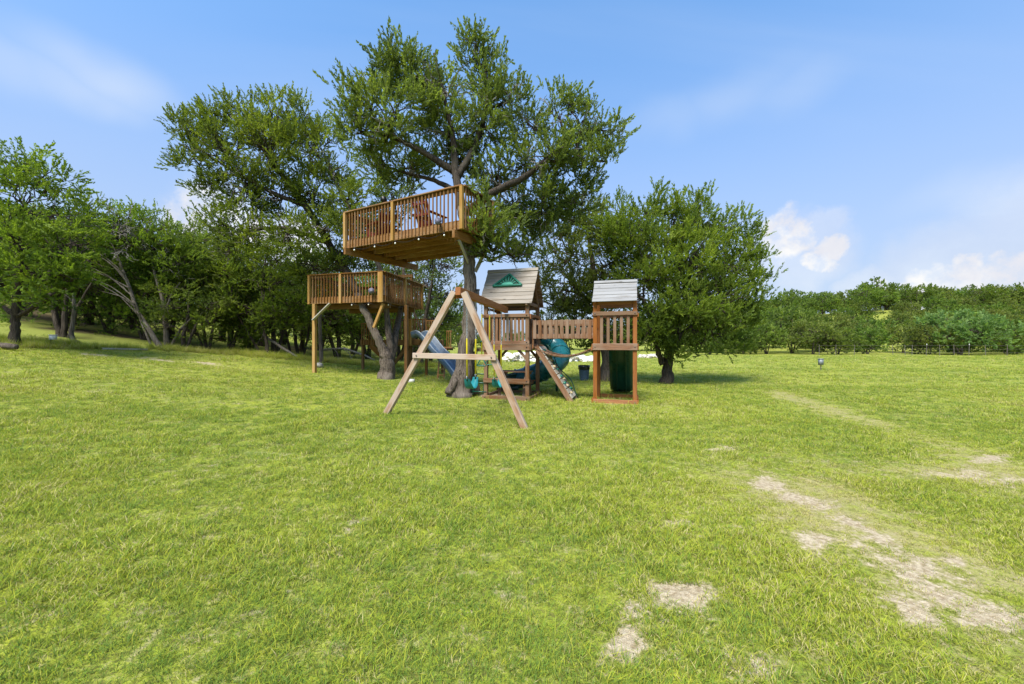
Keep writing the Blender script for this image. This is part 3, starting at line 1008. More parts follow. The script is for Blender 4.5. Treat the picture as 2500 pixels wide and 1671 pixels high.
woods_tree('juniper_tree', 'dark trunked juniper with three stems behind the pale snag', 148, 832,
           [([(150, 840), (140, 790), (128, 740), (120, 680), (130, 600)], [0.126, 0.104, 0.089, 0.067, 0.030], 1), ([(155, 838), (158, 780), (160, 730), (175, 650)], [0.104, 0.081, 0.067, 0.030], 1), ([(165, 840), (178, 790), (190, 750), (230, 680)], [0.074, 0.059, 0.052, 0.022], 1)],
           [(210, 520, .8, 50, .5), (235, 560, .8, 60, .48), (200, 600, 1.4, 80, .42), (240, 640, 1.0, 60, .42), (120, 640, 2.0, 90, .4), (220, 500, 1.2, 34, .5), (90, 700, 1.6, 70, .34)], (M['bark_dark'], M['leaf_c']), 62, dd=.8, per=8, nsub=20, clump_r=.36, scale=1.1)
woods_tree('juniper_tree', 'juniper with long bare leaning trunk and feathery dead twigs', 396, 848,
           [([(396, 853), (360, 800), (335, 760), (315, 700), (292, 640), (250, 580)], [0.096, 0.078, 0.070, 0.059, 0.044, 0.015], 1), ([(372, 850), (352, 805), (338, 770)], [0.044, 0.037, 0.030], 1)]
           + [([(x0, y0, -.1), ((x0 + x1) / 2 + 6, (y0 + y1) / 2 - 8, -.35), (x1, y1, -.5)], [.026, .017, .006], 0) for (x0, y0, x1, y1) in ((338, 770, 232, 688), (330, 745, 205, 672), (325, 725, 196, 640), (318, 705, 176, 652), (312, 690, 214, 610), (305, 670, 196, 600), (298, 650, 240, 560), (332, 752, 250, 712), (318, 706, 262, 640), (345, 780, 300, 700))],
           [(290, 540, .3, 48, .5), (320, 560, .3, 60, .52), (260, 560, .5, 48, .46), (345, 600, .4, 46, .52), (300, 575, .8, 50, .42), (225, 585, 1.1, 44, .42)], (M['bark_pale'], M['leaf_a']), 63, dd=-.5, per=8, nsub=20, dead=22, dead_s=1.7, clump_r=.34)
woods_tree('juniper_tree', 'forked pale juniper with a crooked side stem leaning right', 406, 848,
           [([(408, 853), (405, 800), (402, 770), (395, 720), (380, 680), (370, 620), (365, 560)], [0.111, 0.089, 0.081, 0.063, 0.052, 0.037, 0.015], 1), ([(415, 850), (440, 805), (470, 775)], [0.059, 0.048, 0.037], 1), ([(403, 770), (418, 720), (440, 690)], [0.044, 0.037, 0.015], 0)],
           [(365, 530, .2, 38, .5), (350, 560, .2, 44, .48), (400, 560, .2, 40, .52), (380, 600, .1, 60, .5), (420, 600, .3, 52, .52), (430, 650, .3, 60, .46), (390, 650, .9, 50, .38), (335, 530, .4, 34, .48)], (M['bark_pale'], M['leaf_a']), 64, per=8, nsub=22, dead=4, clump_r=.33)
woods_tree('juniper_tree', 'bushy juniper on several thin pale stems in mid woods', 500, 852,
           [([(505, 857), (498, 810), (492, 760), (480, 680), (470, 600)], [0.074, 0.059, 0.052, 0.037, 0.015], 1), ([(500, 857), (480, 810), (470, 770)], [0.044, 0.037, 0.030], 1), ([(510, 857), (520, 800), (530, 740), (550, 680)], [0.067, 0.052, 0.037, 0.022], 1)],
           [(460, 570, .2, 42, .5), (500, 585, .2, 48, .52), (470, 630, .1, 66, .52), (530, 620, .3, 60, .5), (500, 690, .1, 76, .48), (440, 690, .4, 60, .42), (560, 670, .3, 60, .46), (510, 750, .3, 60, .36), (570, 740, .3, 56, .38)], (M['bark_dark'], M['leaf_a']), 65, per=8, nsub=22, clump_r=.34)
woods_tree('juniper_tree', 'dense green juniper left of the lower deck post', 650, 868,
           [([(655, 874), (650, 830), (640, 780), (640, 700), (650, 620)], [0.096, 0.074, 0.067, 0.052, 0.022], 1), ([(640, 872), (610, 820), (580, 770)], [0.059, 0.052, 0.037], 1)],
           [(620, 630, .2, 56, .46), (680, 640, .1, 56, .54), (650, 690, -.1, 70, .56), (590, 690, .2, 62, .46), (710, 690, .1, 56, .52), (620, 760, .1, 70, .44), (690, 760, -.1, 62, .46), (560, 780, .6, 56, .36), (740, 740, .3, 56, .4), (600, 820, .4, 40, .3)], (M['bark_dark'], M['leaf_c']), 66, per=8, nsub=22, clump_r=.36, scale=1.1)
woods_tree('juniper_tree', 'shaded juniper with many upright shreddy stems behind deck post', 720, 870,
           [([(728, 877), (722, 830), (715, 770), (720, 690)], [0.096, 0.081, 0.067, 0.030], 1), ([(712, 877), (700, 820), (690, 760)], [0.067, 0.059, 0.037], 1), ([(740, 875), (752, 820), (760, 760)], [0.059, 0.052, 0.037], 1)],
           [(760, 680, .4, 60, .38), (800, 720, .6, 60, .36), (740, 760, .2, 56, .38), (810, 790, .6, 60, .32), (860, 760, 1., 70, .3), (720, 800, .4, 40, .3)], (M['bark_dark'], M['leaf_a']), 67, dd=1.2, per=8, nsub=22, clump_r=.36)
woods_tree('juniper_tree', 'slim juniper with pale straight trunk beside the deck post', 783, 888,
           [([(785, 896), (783, 840), (780, 780), (790, 700), (800, 640)], [0.104, 0.081, 0.074, 0.052, 0.022], 1)],
           [(800, 640, .6, 46, .36), (820, 690, .8, 56, .36), (770, 660, .6, 46, .4), (850, 700, 1.2, 60, .32)], (M['bark'], M['leaf_a']), 68, per=8, nsub=20, clump_r=.34, dd=.4)
woods_tree('juniper_tree', 'dark juniper behind the ladder between deck and swing set', 1030, 896,
           [([(1026, 915), (1026, 860), (1034, 800), (1050, 720), (1060, 650)], [0.178, 0.133, 0.118, 0.089, 0.037], 1), ([(1030, 810), (1000, 740), (960, 690)], [0.067, 0.052, 0.022], 0)],
           [(1050, 640, .6, 60, .3), (1095, 650, .5, 50, .34), (1030, 700, 1.0, 70, .28), (1090, 720, .6, 50, .34), (980, 660, 1.4, 60, .3), (1060, 780, 1.6, 50, .3), (1100, 780, 1.8, 50, .34), (920, 700, 2., 60, .3), (1070, 600, 1., 46, .32)], (M['bark_dark'], M['leaf_b']), 69, per=8, nsub=24, clump_r=.34)

# generic trees: a few shapes, copied
def generic(seed, h, w, mats, tmpl, per, nsub, clump_r, scale, nl=8, multi=True, base_f=.28):
    r = np.random.RandomState(seed)
    tr = [([(0, 0, -.2), (.05 * r.randn(), .05 * r.randn(), h * .2), (.2 * r.randn(), .2 * r.randn(), h * .5), (.3 * r.randn(), .3 * r.randn(), h * .85)], [.035 * h * .8, .022 * h, .016 * h, .004 * h])]
    if multi:
        for k in range(r.randint(1, 3)):
            a = r.rand() * 6.28
            tr.append(([(.08 * math.cos(a), .08 * math.sin(a), -.15), (.09 * h * math.cos(a), .09 * h * math.sin(a), h * .22), (.2 * h * math.cos(a), .2 * h * math.sin(a), h * .5)], [.018 * h, .013 * h, .005 * h]))
    lob = []
    for k in range(nl):
        a = k * 2.4 + r.rand()
        zf = base_f + (1 - base_f - .12) * ((k + .5) / nl)
        rr = w * .5 * (.75 * math.sin(math.pi * min(1, (1 - zf) * 1.15)) + .12) * (.6 + .5 * r.rand())
        s = w * .23 * (.8 + .5 * r.rand())
        lob.append((rr * math.cos(a), rr * math.sin(a), h * zf, s, s, s * .8, .45 + .12 * r.randn()))
    return build_tree('juniper_tree', 'x', (0, 0, 0), tr, lob, mats, seed, per=per, nsub=nsub, tmpl=tmpl, clump_r=clump_r, scale=scale)


def copy_tree(root, loc, rz, s, label, group, name=None):
    o = root.copy()
    if name: o.name = name
    COL.objects.link(o)
    o.matrix_basis = Matrix.Translation(Vector(loc)) @ Matrix.Rotation(rz, 4, 'Z') @ Matrix.Diagonal((s, s, s * (.9 + .25 * rnd.random()), 1))
    WM[o.name] = o.matrix_basis.copy()
    for c in root.children:
        k = c.copy()
        COL.objects.link(k)
        k.parent = o
    return tag(o, label, 'tree', group)


protos = [generic(100, 5.5, 4.6, (M['bark_dark'], M['leaf_a']), PL_MID, 7, 9, .42, 1.0, base_f=.20),
          generic(101, 6.0, 4.2, (M['bark_dark'], M['leaf_b']), PL_MID, 7, 9, .42, 1.0, base_f=.22),
          generic(102, 5.2, 5.2, (M['bark_dark'], M['leaf_c']), PL_MID, 7, 9, .45, 1.0, base_f=.24)]
used = [False] * 3


def put(pr, flags, k, loc, rz, s, label, group):
    if not flags[k]:
        flags[k] = True
        o = pr[k]
        o.matrix_basis = Matrix.Translation(Vector(loc)) @ Matrix.Rotation(rz, 4, 'Z') @ Matrix.Diagonal((s, s, s, 1))
        return tag(o, label, 'tree', group)
    return copy_tree(pr[k], loc, rz, s, label, group)


spots = []
for (px, d, s) in [(-40, 17, 1.0), (60, 18.5, 1.0), (150, 17.5, .9), (215, 20, 1.0), (270, 18.5, .85), (330, 21, .95), (420, 20, .9), (470, 24, 1.0), (540, 23, .95), (590, 26, 1.1), (640, 24, 1.0), (690, 27, 1.1), (735, 24, 1.0), (780, 27, 1.1), (825, 23, .95), (860, 27, 1.1), (900, 24, .9), (930, 29, 1.1), (975, 26, .95), (1010, 31, 1.1), (1050, 27, .85), (1085, 33, .9),
                   (20, 24, 1.1), (120, 26, 1.1), (250, 27, 1.1), (380, 29, 1.1), (510, 31, 1.2), (620, 34, 1.2), (750, 35, 1.2), (880, 36, 1.2), (90, 21, .8), (190, 23, .9), (300, 24, .9), (355, 18.5, .7), (450, 17.5, .7), (560, 19.5, .8), (610, 21.5, .85), (670, 20.5, .85), (-20, 21, 1.0), (330, 33, 1.2), (160, 31, 1.2), (40, 30, 1.2), (430, 35, 1.2), (-100, 24, 1.1)]:
    spots.append((px, d, s))
for i, (px, d, s) in enumerate(spots):
    x = (px - 1250) / F * d
    put(protos, used, (i * 7 + i // 3) % 3, (x, d, gz(x, d) - .05), rnd.random() * 6.28, s * (.85 + .2 * rnd.random()), 'dark juniper deeper in the woods behind the front row of trunks', 'junipers deep in the woods')

# wooded hill beyond the field
fp = [generic(200, 5.4, 6.2, (M['bark_dark'], M['leaf_d']), PL_FAR, 5, 5.0, .75, 1.0, nl=9, base_f=.36),
      generic(201, 5.0, 7.0, (M['bark_dark'], M['leaf_f']), PL_FAR, 5, 4.4, .8, 1.0, nl=9, base_f=.36),
      generic(202, 4.6, 5.4, (M['bark'], M['leaf_d']), PL_FAR, 5, 6.0, .7, .95, nl=8, base_f=.22),
      generic(203, 6.2, 6.0, (M['bark_dark'], M['leaf_d']), PL_FAR, 5, 5.0, .75, 1.0, nl=9, base_f=.38)]
for q in fp:
    q.name = 'hill_tree'
fused = [False] * 4
cnt = 0
front = []
for row, (dd, step, jit) in enumerate([(50, 4.6, 1.5), (57, 5.2, 2.2), (65, 5.4, 2.5), (74, 5.8, 2.5), (84, 5.6, 3), (95, 5.6, 3), (104, 5.0, 3), (113, 5.0, 3)]):
    x = .50 * dd
    while x < 1.36 * dd:
        xx = x + rnd.uniform(-1, 1); yy = dd + rnd.uniform(-jit, jit)
        s = (rnd.uniform(.62, .95) if row < 5 else rnd.uniform(.85, 1.1)) if row else rnd.uniform(.55, .85)
        k = rnd.randrange(4) if row else (2 if rnd.random() < .35 else rnd.randrange(4))
        g = 'trees at the foot of the wooded hill' if row == 0 else 'trees up the wooded hill'
        lb = 'low spreading tree at the foot of the wooded hill across the field' if row == 0 else 'green tree up the wooded hill behind the front row'
        put(fp, fused, k, (xx, yy, gz(xx, yy) - .1), rnd.random() * 6.28, s, lb, g)
        x += step * rnd.uniform(.75, 1.2)
pale = generic(210, 5.2, 7.5, (M['bark'], M['leaf_e']), PL_FAR, 6, 6.0, .8, 1.0, nl=9, base_f=.34)
pale.name = 'hill_tree'
p = P(2395, 850, 46)
put([pale], [False], 0, (p.x, 48, gz(p.x, 48) - .1), .6, .92, 'pale grey green tree standing out on the wooded hill', None)
# low distant tree line behind the playset
for (px, d, s) in [(1120, 70, .9), (1180, 74, .7), (1255, 78, .7), (1320, 76, .8), (1390, 74, .9), (1450, 72, .9), (1520, 70, .9), (1590, 66, .9), (1650, 64, .9), (1700, 60, .9), (1740, 56, .85)]:
    x = (px - 1250) / F * d
    put(fp, fused, rnd.randrange(4), (x, d, gz(x, d) - .1), rnd.random() * 6.28, s, 'small tree in the distant line seen behind the playset', 'distant trees behind the playset')


# ------------------------------------------------------------------ bits lying at the edge of the woods
def limb_thing(name, label, cat, pts, rad, mat, sub=(), seed=1, group=None):
    mb = MB()
    mb.tube([list(p) for p in pts], rad, 10, .10, seed)
    r = np.random.RandomState(seed)
    for (a, bpt, r0) in sub:
        mb.tube(curve(np.array(a), np.array(bpt), 6, (0, 0, .05), r, .1), np.linspace(r0, r0 * .3, 6), 6)
    return tag(part(name, mb, mat, None, True), label, cat, group)


g0 = gp(178, 838)
D = g0.y
limb_thing('dead_trunk', 'pale barkless snag with a hooked foot at the edge of the woods', 'dead tree',
           [P(192, 839, D - .1), P(178, 832, D), P(174, 815, D), P(178, 790, D), P(180, 760, D), P(180, 735, D), P(178, 716, D)], [.075, .075, .07, .06, .055, .05, .02], M['bark_pale'],
           [(P(180, 748, D), P(206, 735, D), .018), (P(176, 738, D), P(146, 702, D), .018), (P(146, 702, D), P(153, 690, D), .012)], 3)
g0 = gp(20, 846)
D = g0.y - .5
limb_thing('fallen_log', 'short fallen log lying in grass at the left edge', 'log', [P(-60, 842, D), P(-20, 842, D), P(15, 845, D), P(40, 848, D)], [.085, .085, .08, .075], M['bark'], (), 4)
g0 = gp(730, 880)
D = g0.y + .5
limb_thing('fallen_branch', 'long grey fallen limb slanting down out of the woods', 'branch', [P(555, 782, D + 1), P(600, 795, D + .8), P(645, 820, D + .4), P(690, 850, D), P(735, 878, D - .2)], [.03, .05, .06, .06, .05], M['bark_pale'],
           [(P(645, 820, D + .4), P(625, 845, D), .02)], 5)
g0 = gp(830, 885)
D = g0.y + 1.5
limb_thing('fallen_branch', 'grey dead branch lying behind the lower deck post', 'branch', [P(790, 853, D), P(840, 851, D), P(890, 868, D - .3), P(915, 880, D - .4)], [.03, .05, .05, .03], M['dead'],
           [(P(840, 851, D), P(862, 885, D - .5), .025), (P(815, 852, D), P(830, 880, D - .4), .02), (P(870, 860, D), P(850, 890, D - .3), .02)], 6)
a, c = gp(250, 855), gp(360, 857)
o = beam('pole', None, a + Vector((0, 0, .05)), c + Vector((0, 0, .05)), .06, .06, M['board_grey'])
tag(o, 'thin pale pole lying in the grass before the woods', 'pole')
# little box on a stake
g0 = gp(124, 846)
t = thing('stake_box', g0, 'small white box on a dark stake in front of the woods', 'box')
beam('stake', t, g0 - Vector((0, 0, .1)), g0 + Vector((0, 0, .36)), .035, .035, M['black'])
mb = MB(); mb.box(g0 + Vector((.10, -.02, .30)), (.13, .13, .15)); mb.box(g0 + Vector((.10, -.02, .385)), (.15, .15, .02))
part('box', mb, M['white'], t)


def rock_arr(r, c, s):
    import itertools
    ph = (1 + 5 ** .5) / 2
    v = np.array([(-1, ph, 0), (1, ph, 0), (-1, -ph, 0), (1, -ph, 0), (0, -1, ph), (0, 1, ph), (0, -1, -ph), (0, 1, -ph), (ph, 0, -1), (ph, 0, 1), (-ph, 0, -1), (-ph, 0, 1)]) / 1.9
    f = [(0, 11, 5), (0, 5, 1), (0, 1, 7), (0, 7, 10), (0, 10, 11), (1, 5, 9), (5, 11, 4), (11, 10, 2), (10, 7, 6), (7, 1, 8), (3, 9, 4), (3, 4, 2), (3, 2, 6), (3, 6, 8), (3, 8, 9), (4, 9, 5), (2, 4, 11), (6, 2, 10), (8, 6, 7), (9, 8, 1)]
    # one subdivision
    vs_ = [tuple(a) for a in v]; ff = []
    cache = {}
    def mid(i, j):
        k = (min(i, j), max(i, j))
        if k not in cache:
            m_ = np.array(vs_[i]) + np.array(vs_[j]); m_ = m_ / np.linalg.norm(m_)
            vs_.append(tuple(m_)); cache[k] = len(vs_) - 1
        return cache[k]
    for (a_, b_, c_) in f:
        x, y, z = mid(a_, b_), mid(b_, c_), mid(c_, a_)
        ff += [(a_, x, z), (b_, y, x), (c_, z, y), (x, y, z)]
    v = np.array(vs_)
    v = v * (1 + .16 * r.randn(len(v), 1)) * np.array(s)
    an = r.rand() * 6.28
    R = np.array([[math.cos(an), -math.sin(an), 0], [math.sin(an), math.cos(an), 0], [0, 0, 1]])
    return v @ R.T + np.array(c), ff


r = np.random.RandomState(3)
g0 = gp(780, 896)
mb = MB(); v, f = rock_arr(r, g0 + Vector((.05, -.1, .06)), (.26, .17, .13)); mb.add(v, None, f)
tag(part('rock', mb, M['stone'], None, True), 'pale rock beside the slim trunk behind the deck post', 'rock')
g0 = gp(1003, 934)
mb = MB(); mb.box(g0 + Vector((0, 0, .05)), (.24, .2, .12))
tag(part('paving_block', mb, M['stone_white'], None), 'small pale stone block in grass by the swing leg', 'stone')
mb = MB()
for k in range(330):
    u = r.rand()
    px = 1232 + 215 * u
    d = 31 + 3 * r.rand()
    x = (px - 1250) / F * d
    hgt = .55 * math.exp(-((px - 1290) / 70) ** 2) + .28 * math.exp(-((px - 1400) / 55) ** 2) + .1
    s = .12 + .22 * r.rand() ** 2
    v, f = rock_arr(r, (x, d, gz(x, d) + hgt * r.rand()), (s, s * .9, s * .7)); mb.add(v, None, f)
o = part('rubble', mb, M['stone_white'], None)
tag(o, 'heap of white limestone rubble in the field behind the tower', 'rubble', kind='stuff')
mb = MB()
for k in range(120):
    px = 1560 + 75 * r.rand() ** 1.3
    d = 38 + 3 * r.rand()
    x = (px - 1250) / F * d
    s = .08 + .16 * r.rand() ** 2
    v, f = rock_arr(r, (x, d, gz(x, d) + .2 * r.rand()), (s, s, s * .7)); mb.add(v, None, f)
tag(part('rubble', mb, M['stone'], None), 'low scatter of pale rocks in the field left of the lone juniper', 'rubble', kind='stuff')

mb = MB()
rp_ = np.random.RandomState(12)
pv, pf = rock_arr(rp_, (0, 0, 0), (1, 1, .6))
pv2, _ = rock_arr(rp_, (0, 0, 0), (1, .8, .7))
for (cx_, cy_, a_, b_, sl_) in _pw:
    if cy_ > 9: continue
    for k in range(int(30 + 500 * a_ * b_)):
        dx, dy = rp_.randn(2) * .55
        y_ = cy_ + dy * b_; x_ = cx_ + dx * a_ + sl_ * dy * b_
        sz = .0016 + .0045 * rp_.rand() ** 3
        mb.add((pv if k % 2 else pv2) * sz + np.array([x_, y_, gz(x_, y_) + sz * .25]), None, pf)
o = part('gravel', mb, M['crumb'], None, True)
tag(o, 'small pale pebbles and soil crumbs on the bare patches of the lawn', 'gravel', kind='stuff')

# wire fence across the field
fx = [(2000, 856), (2040, 857), (2085, 857), (2180, 856), (2210, 857), (2226, 857), (2261, 855), (2294, 858), (2330, 861), (2365, 862), (2406, 864), (2458, 866), (2520, 869)]
fd = [(px, 47 - (px - 2000) * .006) for px, _ in fx]
x0 = (2200 - 1250) / F * 46
ft = thing('wire_fence', (x0, 46, gz(x0, 46)), 'thin wire fence on steel posts at the far edge of the field', 'fence')
tops = []
for k, (px, d) in enumerate(fd):
    x = (px - 1250) / F * d
    z = gz(x, d)
    lean = Vector((rnd.uniform(-.08, .08), 0, 0))
    beam('post', ft, (x, d, z - .2), Vector((x, d, z + 1.25)) + lean, .045, .045, M['t_post'])
    if k in (6, 9): beam('post_cap', ft, Vector((x, d, z + 1.22)) + lean, Vector((x, d, z + 1.36)) + lean, .05, .05, M['white'])
    tops.append((x, d, z))
for h in (.35, .75, 1.15):
    mb = MB(); mb.tube([(x, d - .05, z + h) for x, d, z in tops], .008, 4)
    part('wire', mb, M['t_post'], ft)
# grey box on a thin post in the field
g0 = gp(2004, 904)
t = thing('box_on_post', g0, 'small pale grey box on a thin post standing in the open field', 'box')
beam('post', t, g0 - Vector((0, 0, .1)), g0 + Vector((0, 0, .3)), .04, .04, M['t_post'])
mb = MB(); mb.box(g0 + Vector((0, 0, .44)), (.19, .16, .32)); mb.box(g0 + Vector((0, 0, .615)), (.22, .19, .03))
part('box', mb, M['box_grey'], t)
# litter bin
g0 = gp(1426, 929)
t = thing('litter_bin', g0, 'grey blue litter bin with black bag behind the bridge', 'bin')
mb = MB(); prof = [(.0, .17), (.02, .175), (.5, .215), (.53, .23), (.56, .23), (.56, .205), (.5, .2)]
mb.tube([(g0.x, g0.y, g0.z + h) for h, _ in prof], [q for _, q in prof], 20, cap=False)
mb.tube([(g0.x, g0.y, g0.z + .01), (g0.x, g0.y, g0.z + .03)], .17, 20)
part('body', mb, M['bin_blue'], t, True)
mb = MB(); prof = [(.43, .222), (.47, .232), (.545, .24), (.60, .236), (.60, .21), (.3, .19)]
rr = np.random.RandomState(4)
v, q = tube_arrays([(g0.x, g0.y, g0.z + h) for h, _ in prof], [q for _, q in prof], 28, .03, 5)
mb.add(v, q)
part('bag', mb, M['bag'], t, True)

# ------------------------------------------------------------------ playset local frame
TH = math.radians(17)
U = Vector((math.cos(TH), -math.sin(TH), 0)); Vv = Vector((math.sin(TH), math.cos(TH), 0)); Z = Vector((0, 0, 1))
O = Vector((.407, 10.47, 0))
GZ0 = gz(O.x, O.y)


def L3(u, v, z):
    return O + U * u + Vv * v + Z * z


# --- swing set frame
fl, fr = gp(943, 1011), gp(1281, 1047)
apex = P(1121, 712, (fl.y + fr.y) / 2)
far = P(1236, 758, 10.55)
sw = thing('swing_set', ((fl + fr) / 2), 'wooden swing frame with splayed legs, crossbar and orange top beam', 'swing set')
bd = (far - apex).normalized()
beam('top_beam', sw, apex - bd * .06, far, .105, .15, M['play_orange'])
lt = P(1108, 716, apex.y + .05); rt = P(1134, 717, apex.y - .1)
dl = (fl - lt).normalized(); drr = (fr - rt).normalized()
nrm = bd
beam('leg', sw, fl + dl * .06, lt - dl * .02, .115, .10, M['play_pale'], nrm)
beam('leg', sw, fr + drr * .06, rt - drr * .02, .115, .10, M['play_pale'], nrm)
ca = fl + (lt - fl) * .497; cb = fr + (rt - fr) * .512
ax_ = (cb - ca).normalized()
off = -nrm * .075
beam('crossbar', sw, ca - ax_ * .09 + off, cb + ax_ * .09 + off, .04, .105, M['play_pale'])
for q in (ca, cb):
    mb = MB(); c = q + off * 1.32
    mb.tube([c, c - nrm * .012], .014, 8)
    part('bolt', mb, M['t_post'], sw)
# bracket blocks and gussets under the beam
beam('bracket', sw, apex + bd * .03 - Z * .08 - ax_ * .14, apex + bd * .03 - Z * .08 + ax_ * .14, .04, .10, M['play_orange'])
beam('spacer', sw, lt + (fl - lt) * .13 + nrm * .06, lt + (fl - lt) * .30 + nrm * .06, .10, .03, M['play_orange'], nrm)


def beam_pt(t_):
    return apex + (far - apex) * t_ - Z * .075


def chain_mesh(L, lk=.045, w=.013, rr=.0045):
    mb = MB()
    n = max(2, int(L / (lk * .72)))
    st = L / n
    th = np.linspace(0, 2 * math.pi, 9)
    for k in range(n):
        zc = -(k + .5) * st
        a = (k % 2) * math.pi / 2 + .3
        pts = [(math.cos(q) * w * math.cos(a), math.cos(q) * w * math.sin(a), zc + math.sin(q) * lk * .52) for q in th]
        mb.tube(pts, rr, 4, cap=False)
    return mb


def hang(parent, top, bot, split, thick=.012, ysides=8):
    """chain from top to a height, then a yellow sleeve down to bot"""
    v = bot - top
    f = (top.z - split) / (top.z - bot.z)
    mid = top + v * f
    m, L = frame(top, mid)
    mb = chain_mesh(L)
    mm = frame(mid, top)[0].copy(); mm.translation = top
    me = mb.mesh('chain', M['chain'])
    obj('chain', me, parent, mm)
    mb = MB()
    mb.tube([mid + Z * .02, mid, bot], [thick * .7, thick, thick], ysides)
    part('sleeve', mb, M['yellow'], parent, True)
    mb = MB(); th = np.linspace(0, 2 * math.pi, 11)
    mb.tube([top + Vector((math.cos(q) * .022, 0, math.sin(q) * .03 + .01)) for q in th], .006, 6, cap=False)
    part('hanger', mb, M['chain'], parent)
    mb = MB()
    mb.tube([bot + bd * (math.cos(q) * .03) + Z * (math.sin(q) * .035 - .02) for q in th], .006, 6, cap=False)
    part('ring', mb, M['chain'], parent)


def swing(t0, t1, z_end, z_bot, split, label, w0):
    a, c = beam_pt(t0), beam_pt(t1)
    e0 = a.copy(); e0.z = z_end; e1 = c.copy(); e1.z = z_end
    inset = (c - a).normalized() * .02
    s = thing('swing', (a + c) / 2 - Z * 2, label, 'swing', 'belt swings')
    hang(s, a, e0 + inset, split, w0); hang(s, c, e1 - inset, split, w0)
    # belt seat: sagging strip
    ax = (e1 - e0)
    wdir = Vector((ax.y, -ax.x, 0)).normalized()
    prof = [(-.085, -.008), (.085, -.008), (.085, .008), (-.085, .008)]
    fr_ = []
    n = 15
    for k in range(n):
        q = k / (n - 1)
        o_ = e0 + ax * (q * .94 + .03)
        o_ = Vector((o_.x, o_.y, z_bot + (z_end - .05 - z_bot) * (abs(2 * q - 1) ** 2.4)))
        tanz = (z_end - z_bot) * 2.4 * 2 * math.copysign(abs(2 * q - 1) ** 1.4, 2 * q - 1) / ax.length
        nn = Vector((-ax.x / ax.length * tanz, -ax.y / ax.length * tanz, 1)).normalized()
        wf = .6 + .4 * min(1, 4 * min(q, 1 - q) + .2)
        fr_.append((np.array(o_), np.array(wdir * wf), np.array(nn)))
    mb = MB(); mb.sweep(prof, fr_)
    part('seat', mb, M['swing_teal'], s, True)
    for e in (e0, e1):
        mb = MB(); mb.box(e - Z * .055 + (e1 - e0).normalized() * (.03 if e is e0 else -.03), (.03, .05, .07))
        part('clamp', mb, M['dark_green'], s)


swing(.12, .285, .86, .60, 1.60, 'teal belt swing on yellow sleeved chains nearest the splayed legs', .017)
swing(.67, .86, .70, .43, 1.47, 'teal belt swing on yellow sleeved chains next to the tower', .013)
a, c = beam_pt(.40), beam_pt(.57)
tz = thing('trapeze', (a + c) / 2 - Z * 2, 'trapeze with two triangular ring handles hanging between the swings', 'trapeze')
e0, e1 = a.copy(), c.copy(); e0.z = e1.z = 1.22
hang(tz, a, e0, 2.15, .014); hang(tz, c, e1, 2.15, .014)
mb = MB(); mb.tube([e0 + Z * .34 - bd * .05, e1 + Z * .34 + bd * .05], .016, 8); part('bar', mb, M['green_plastic'], tz)
for e in (e0, e1):
    mb = MB()
    sd = Vector((bd.y, -bd.x, 0))
    mb.tube([e, e - Z * .18 + sd * .11, e - Z * .2 + sd * .08, e - Z * .2 - sd * .08, e - Z * .18 - sd * .11, e], .012, 6)
    part('ring_handle', mb, M['green_plastic'], tz)

# --- main tower
mt = thing('play_tower', L3(-.58, .58, GZ0), 'large wooden play tower with gabled tan roof and green sunburst dormer', 'play tower')
W_ = 1.16
PH = 2.62
g_ = GZ0 - .03
for (u, v) in ((0, 0), (-W_, 0), (0, W_), (-W_, W_)):
    beam('post', mt, L3(u, v, g_), L3(u, v, PH), .10, .10, M['play'], Vv)
e = .057
# base boards
for (p0, p1) in (((-W_ - .09, -e - .012), (.09, -e - .012)), ((-W_ - .09, W_ + e + .012), (.09, W_ + e + .012))):
    beam('base_board', mt, L3(*p0, .06), L3(*p1, .06), .038, .12, M['play'])
for u in (-W_ - e - .012, e + .012):
    beam('base_board', mt, L3(u, -.03, .055), L3(u, W_ + .03, .055), .038, .11, M['play'])
# deck rim, kick board and top rail, front and back
for v, s in ((-e - .016, -1), (W_ + e + .016, 1)):
    beam('rim', mt, L3(-W_ - .07, v, 1.41), L3(.07, v, 1.41), .038, .155, M['play'])
    beam('kick_board', mt, L3(-W_ - .07, v, 1.54), L3(.07, v, 1.54), .036, .08, M['play'])
    beam('rail', mt, L3(-W_ - .07, v, 2.25), L3(.07, v, 2.25), .036, .09, M['play'])
    n = 10
    for k in range(n):
        if s > 0 and 3 <= k <= 6: continue
        u = -W_ + .115 + k * (W_ - .23) / (n - 1)
        beam('baluster', mt, L3(u, v * .72 if s < 0 else v - .03, 1.46), L3(u, v * .72 if s < 0 else v - .03, 2.28), .072, .022, M['play'], Vv)
for u in (-W_ - e - .016, e + .016):
    beam('rim', mt, L3(u, -.06, 1.41), L3(u, W_ + .06, 1.41), .038, .155, M['play'])
# left side balusters
beam('rail', mt, L3(-W_ - e - .016, -.06, 2.25), L3(-W_ - e - .016, W_ + .06, 2.25), .036, .09, M['play'])
for k in range(9):
    v = .12 + k * (W_ - .24) / 8
    beam('baluster', mt, L3(-W_ - .03, v, 1.46), L3(-W_ - .03, v, 2.28), .072, .022, M['play'], U)
# deck boards
for k in range(9):
    v = -.03 + k * .152
    beam('deck_board', mt, L3(-W_ - .03, v, 1.49), L3(.03, v, 1.49), .138, .025, M['play'])
for k in range(3):
    beam('joist', mt, L3(-W_ + .25 + k * .33, -.03, 1.41), L3(-W_ + .25 + k * .33, W_ + .03, 1.41), .036, .11, M['play'])
# knee braces
for (u, v, du) in ((-.0, -.0, -1), (-W_, -.0, 1), (0, W_, -1), (-W_, W_, 1)):
    beam('brace', mt, L3(u + du * .02, v, 1.10), L3(u + du * .26, v, 1.36), .05, .07, M['play'])


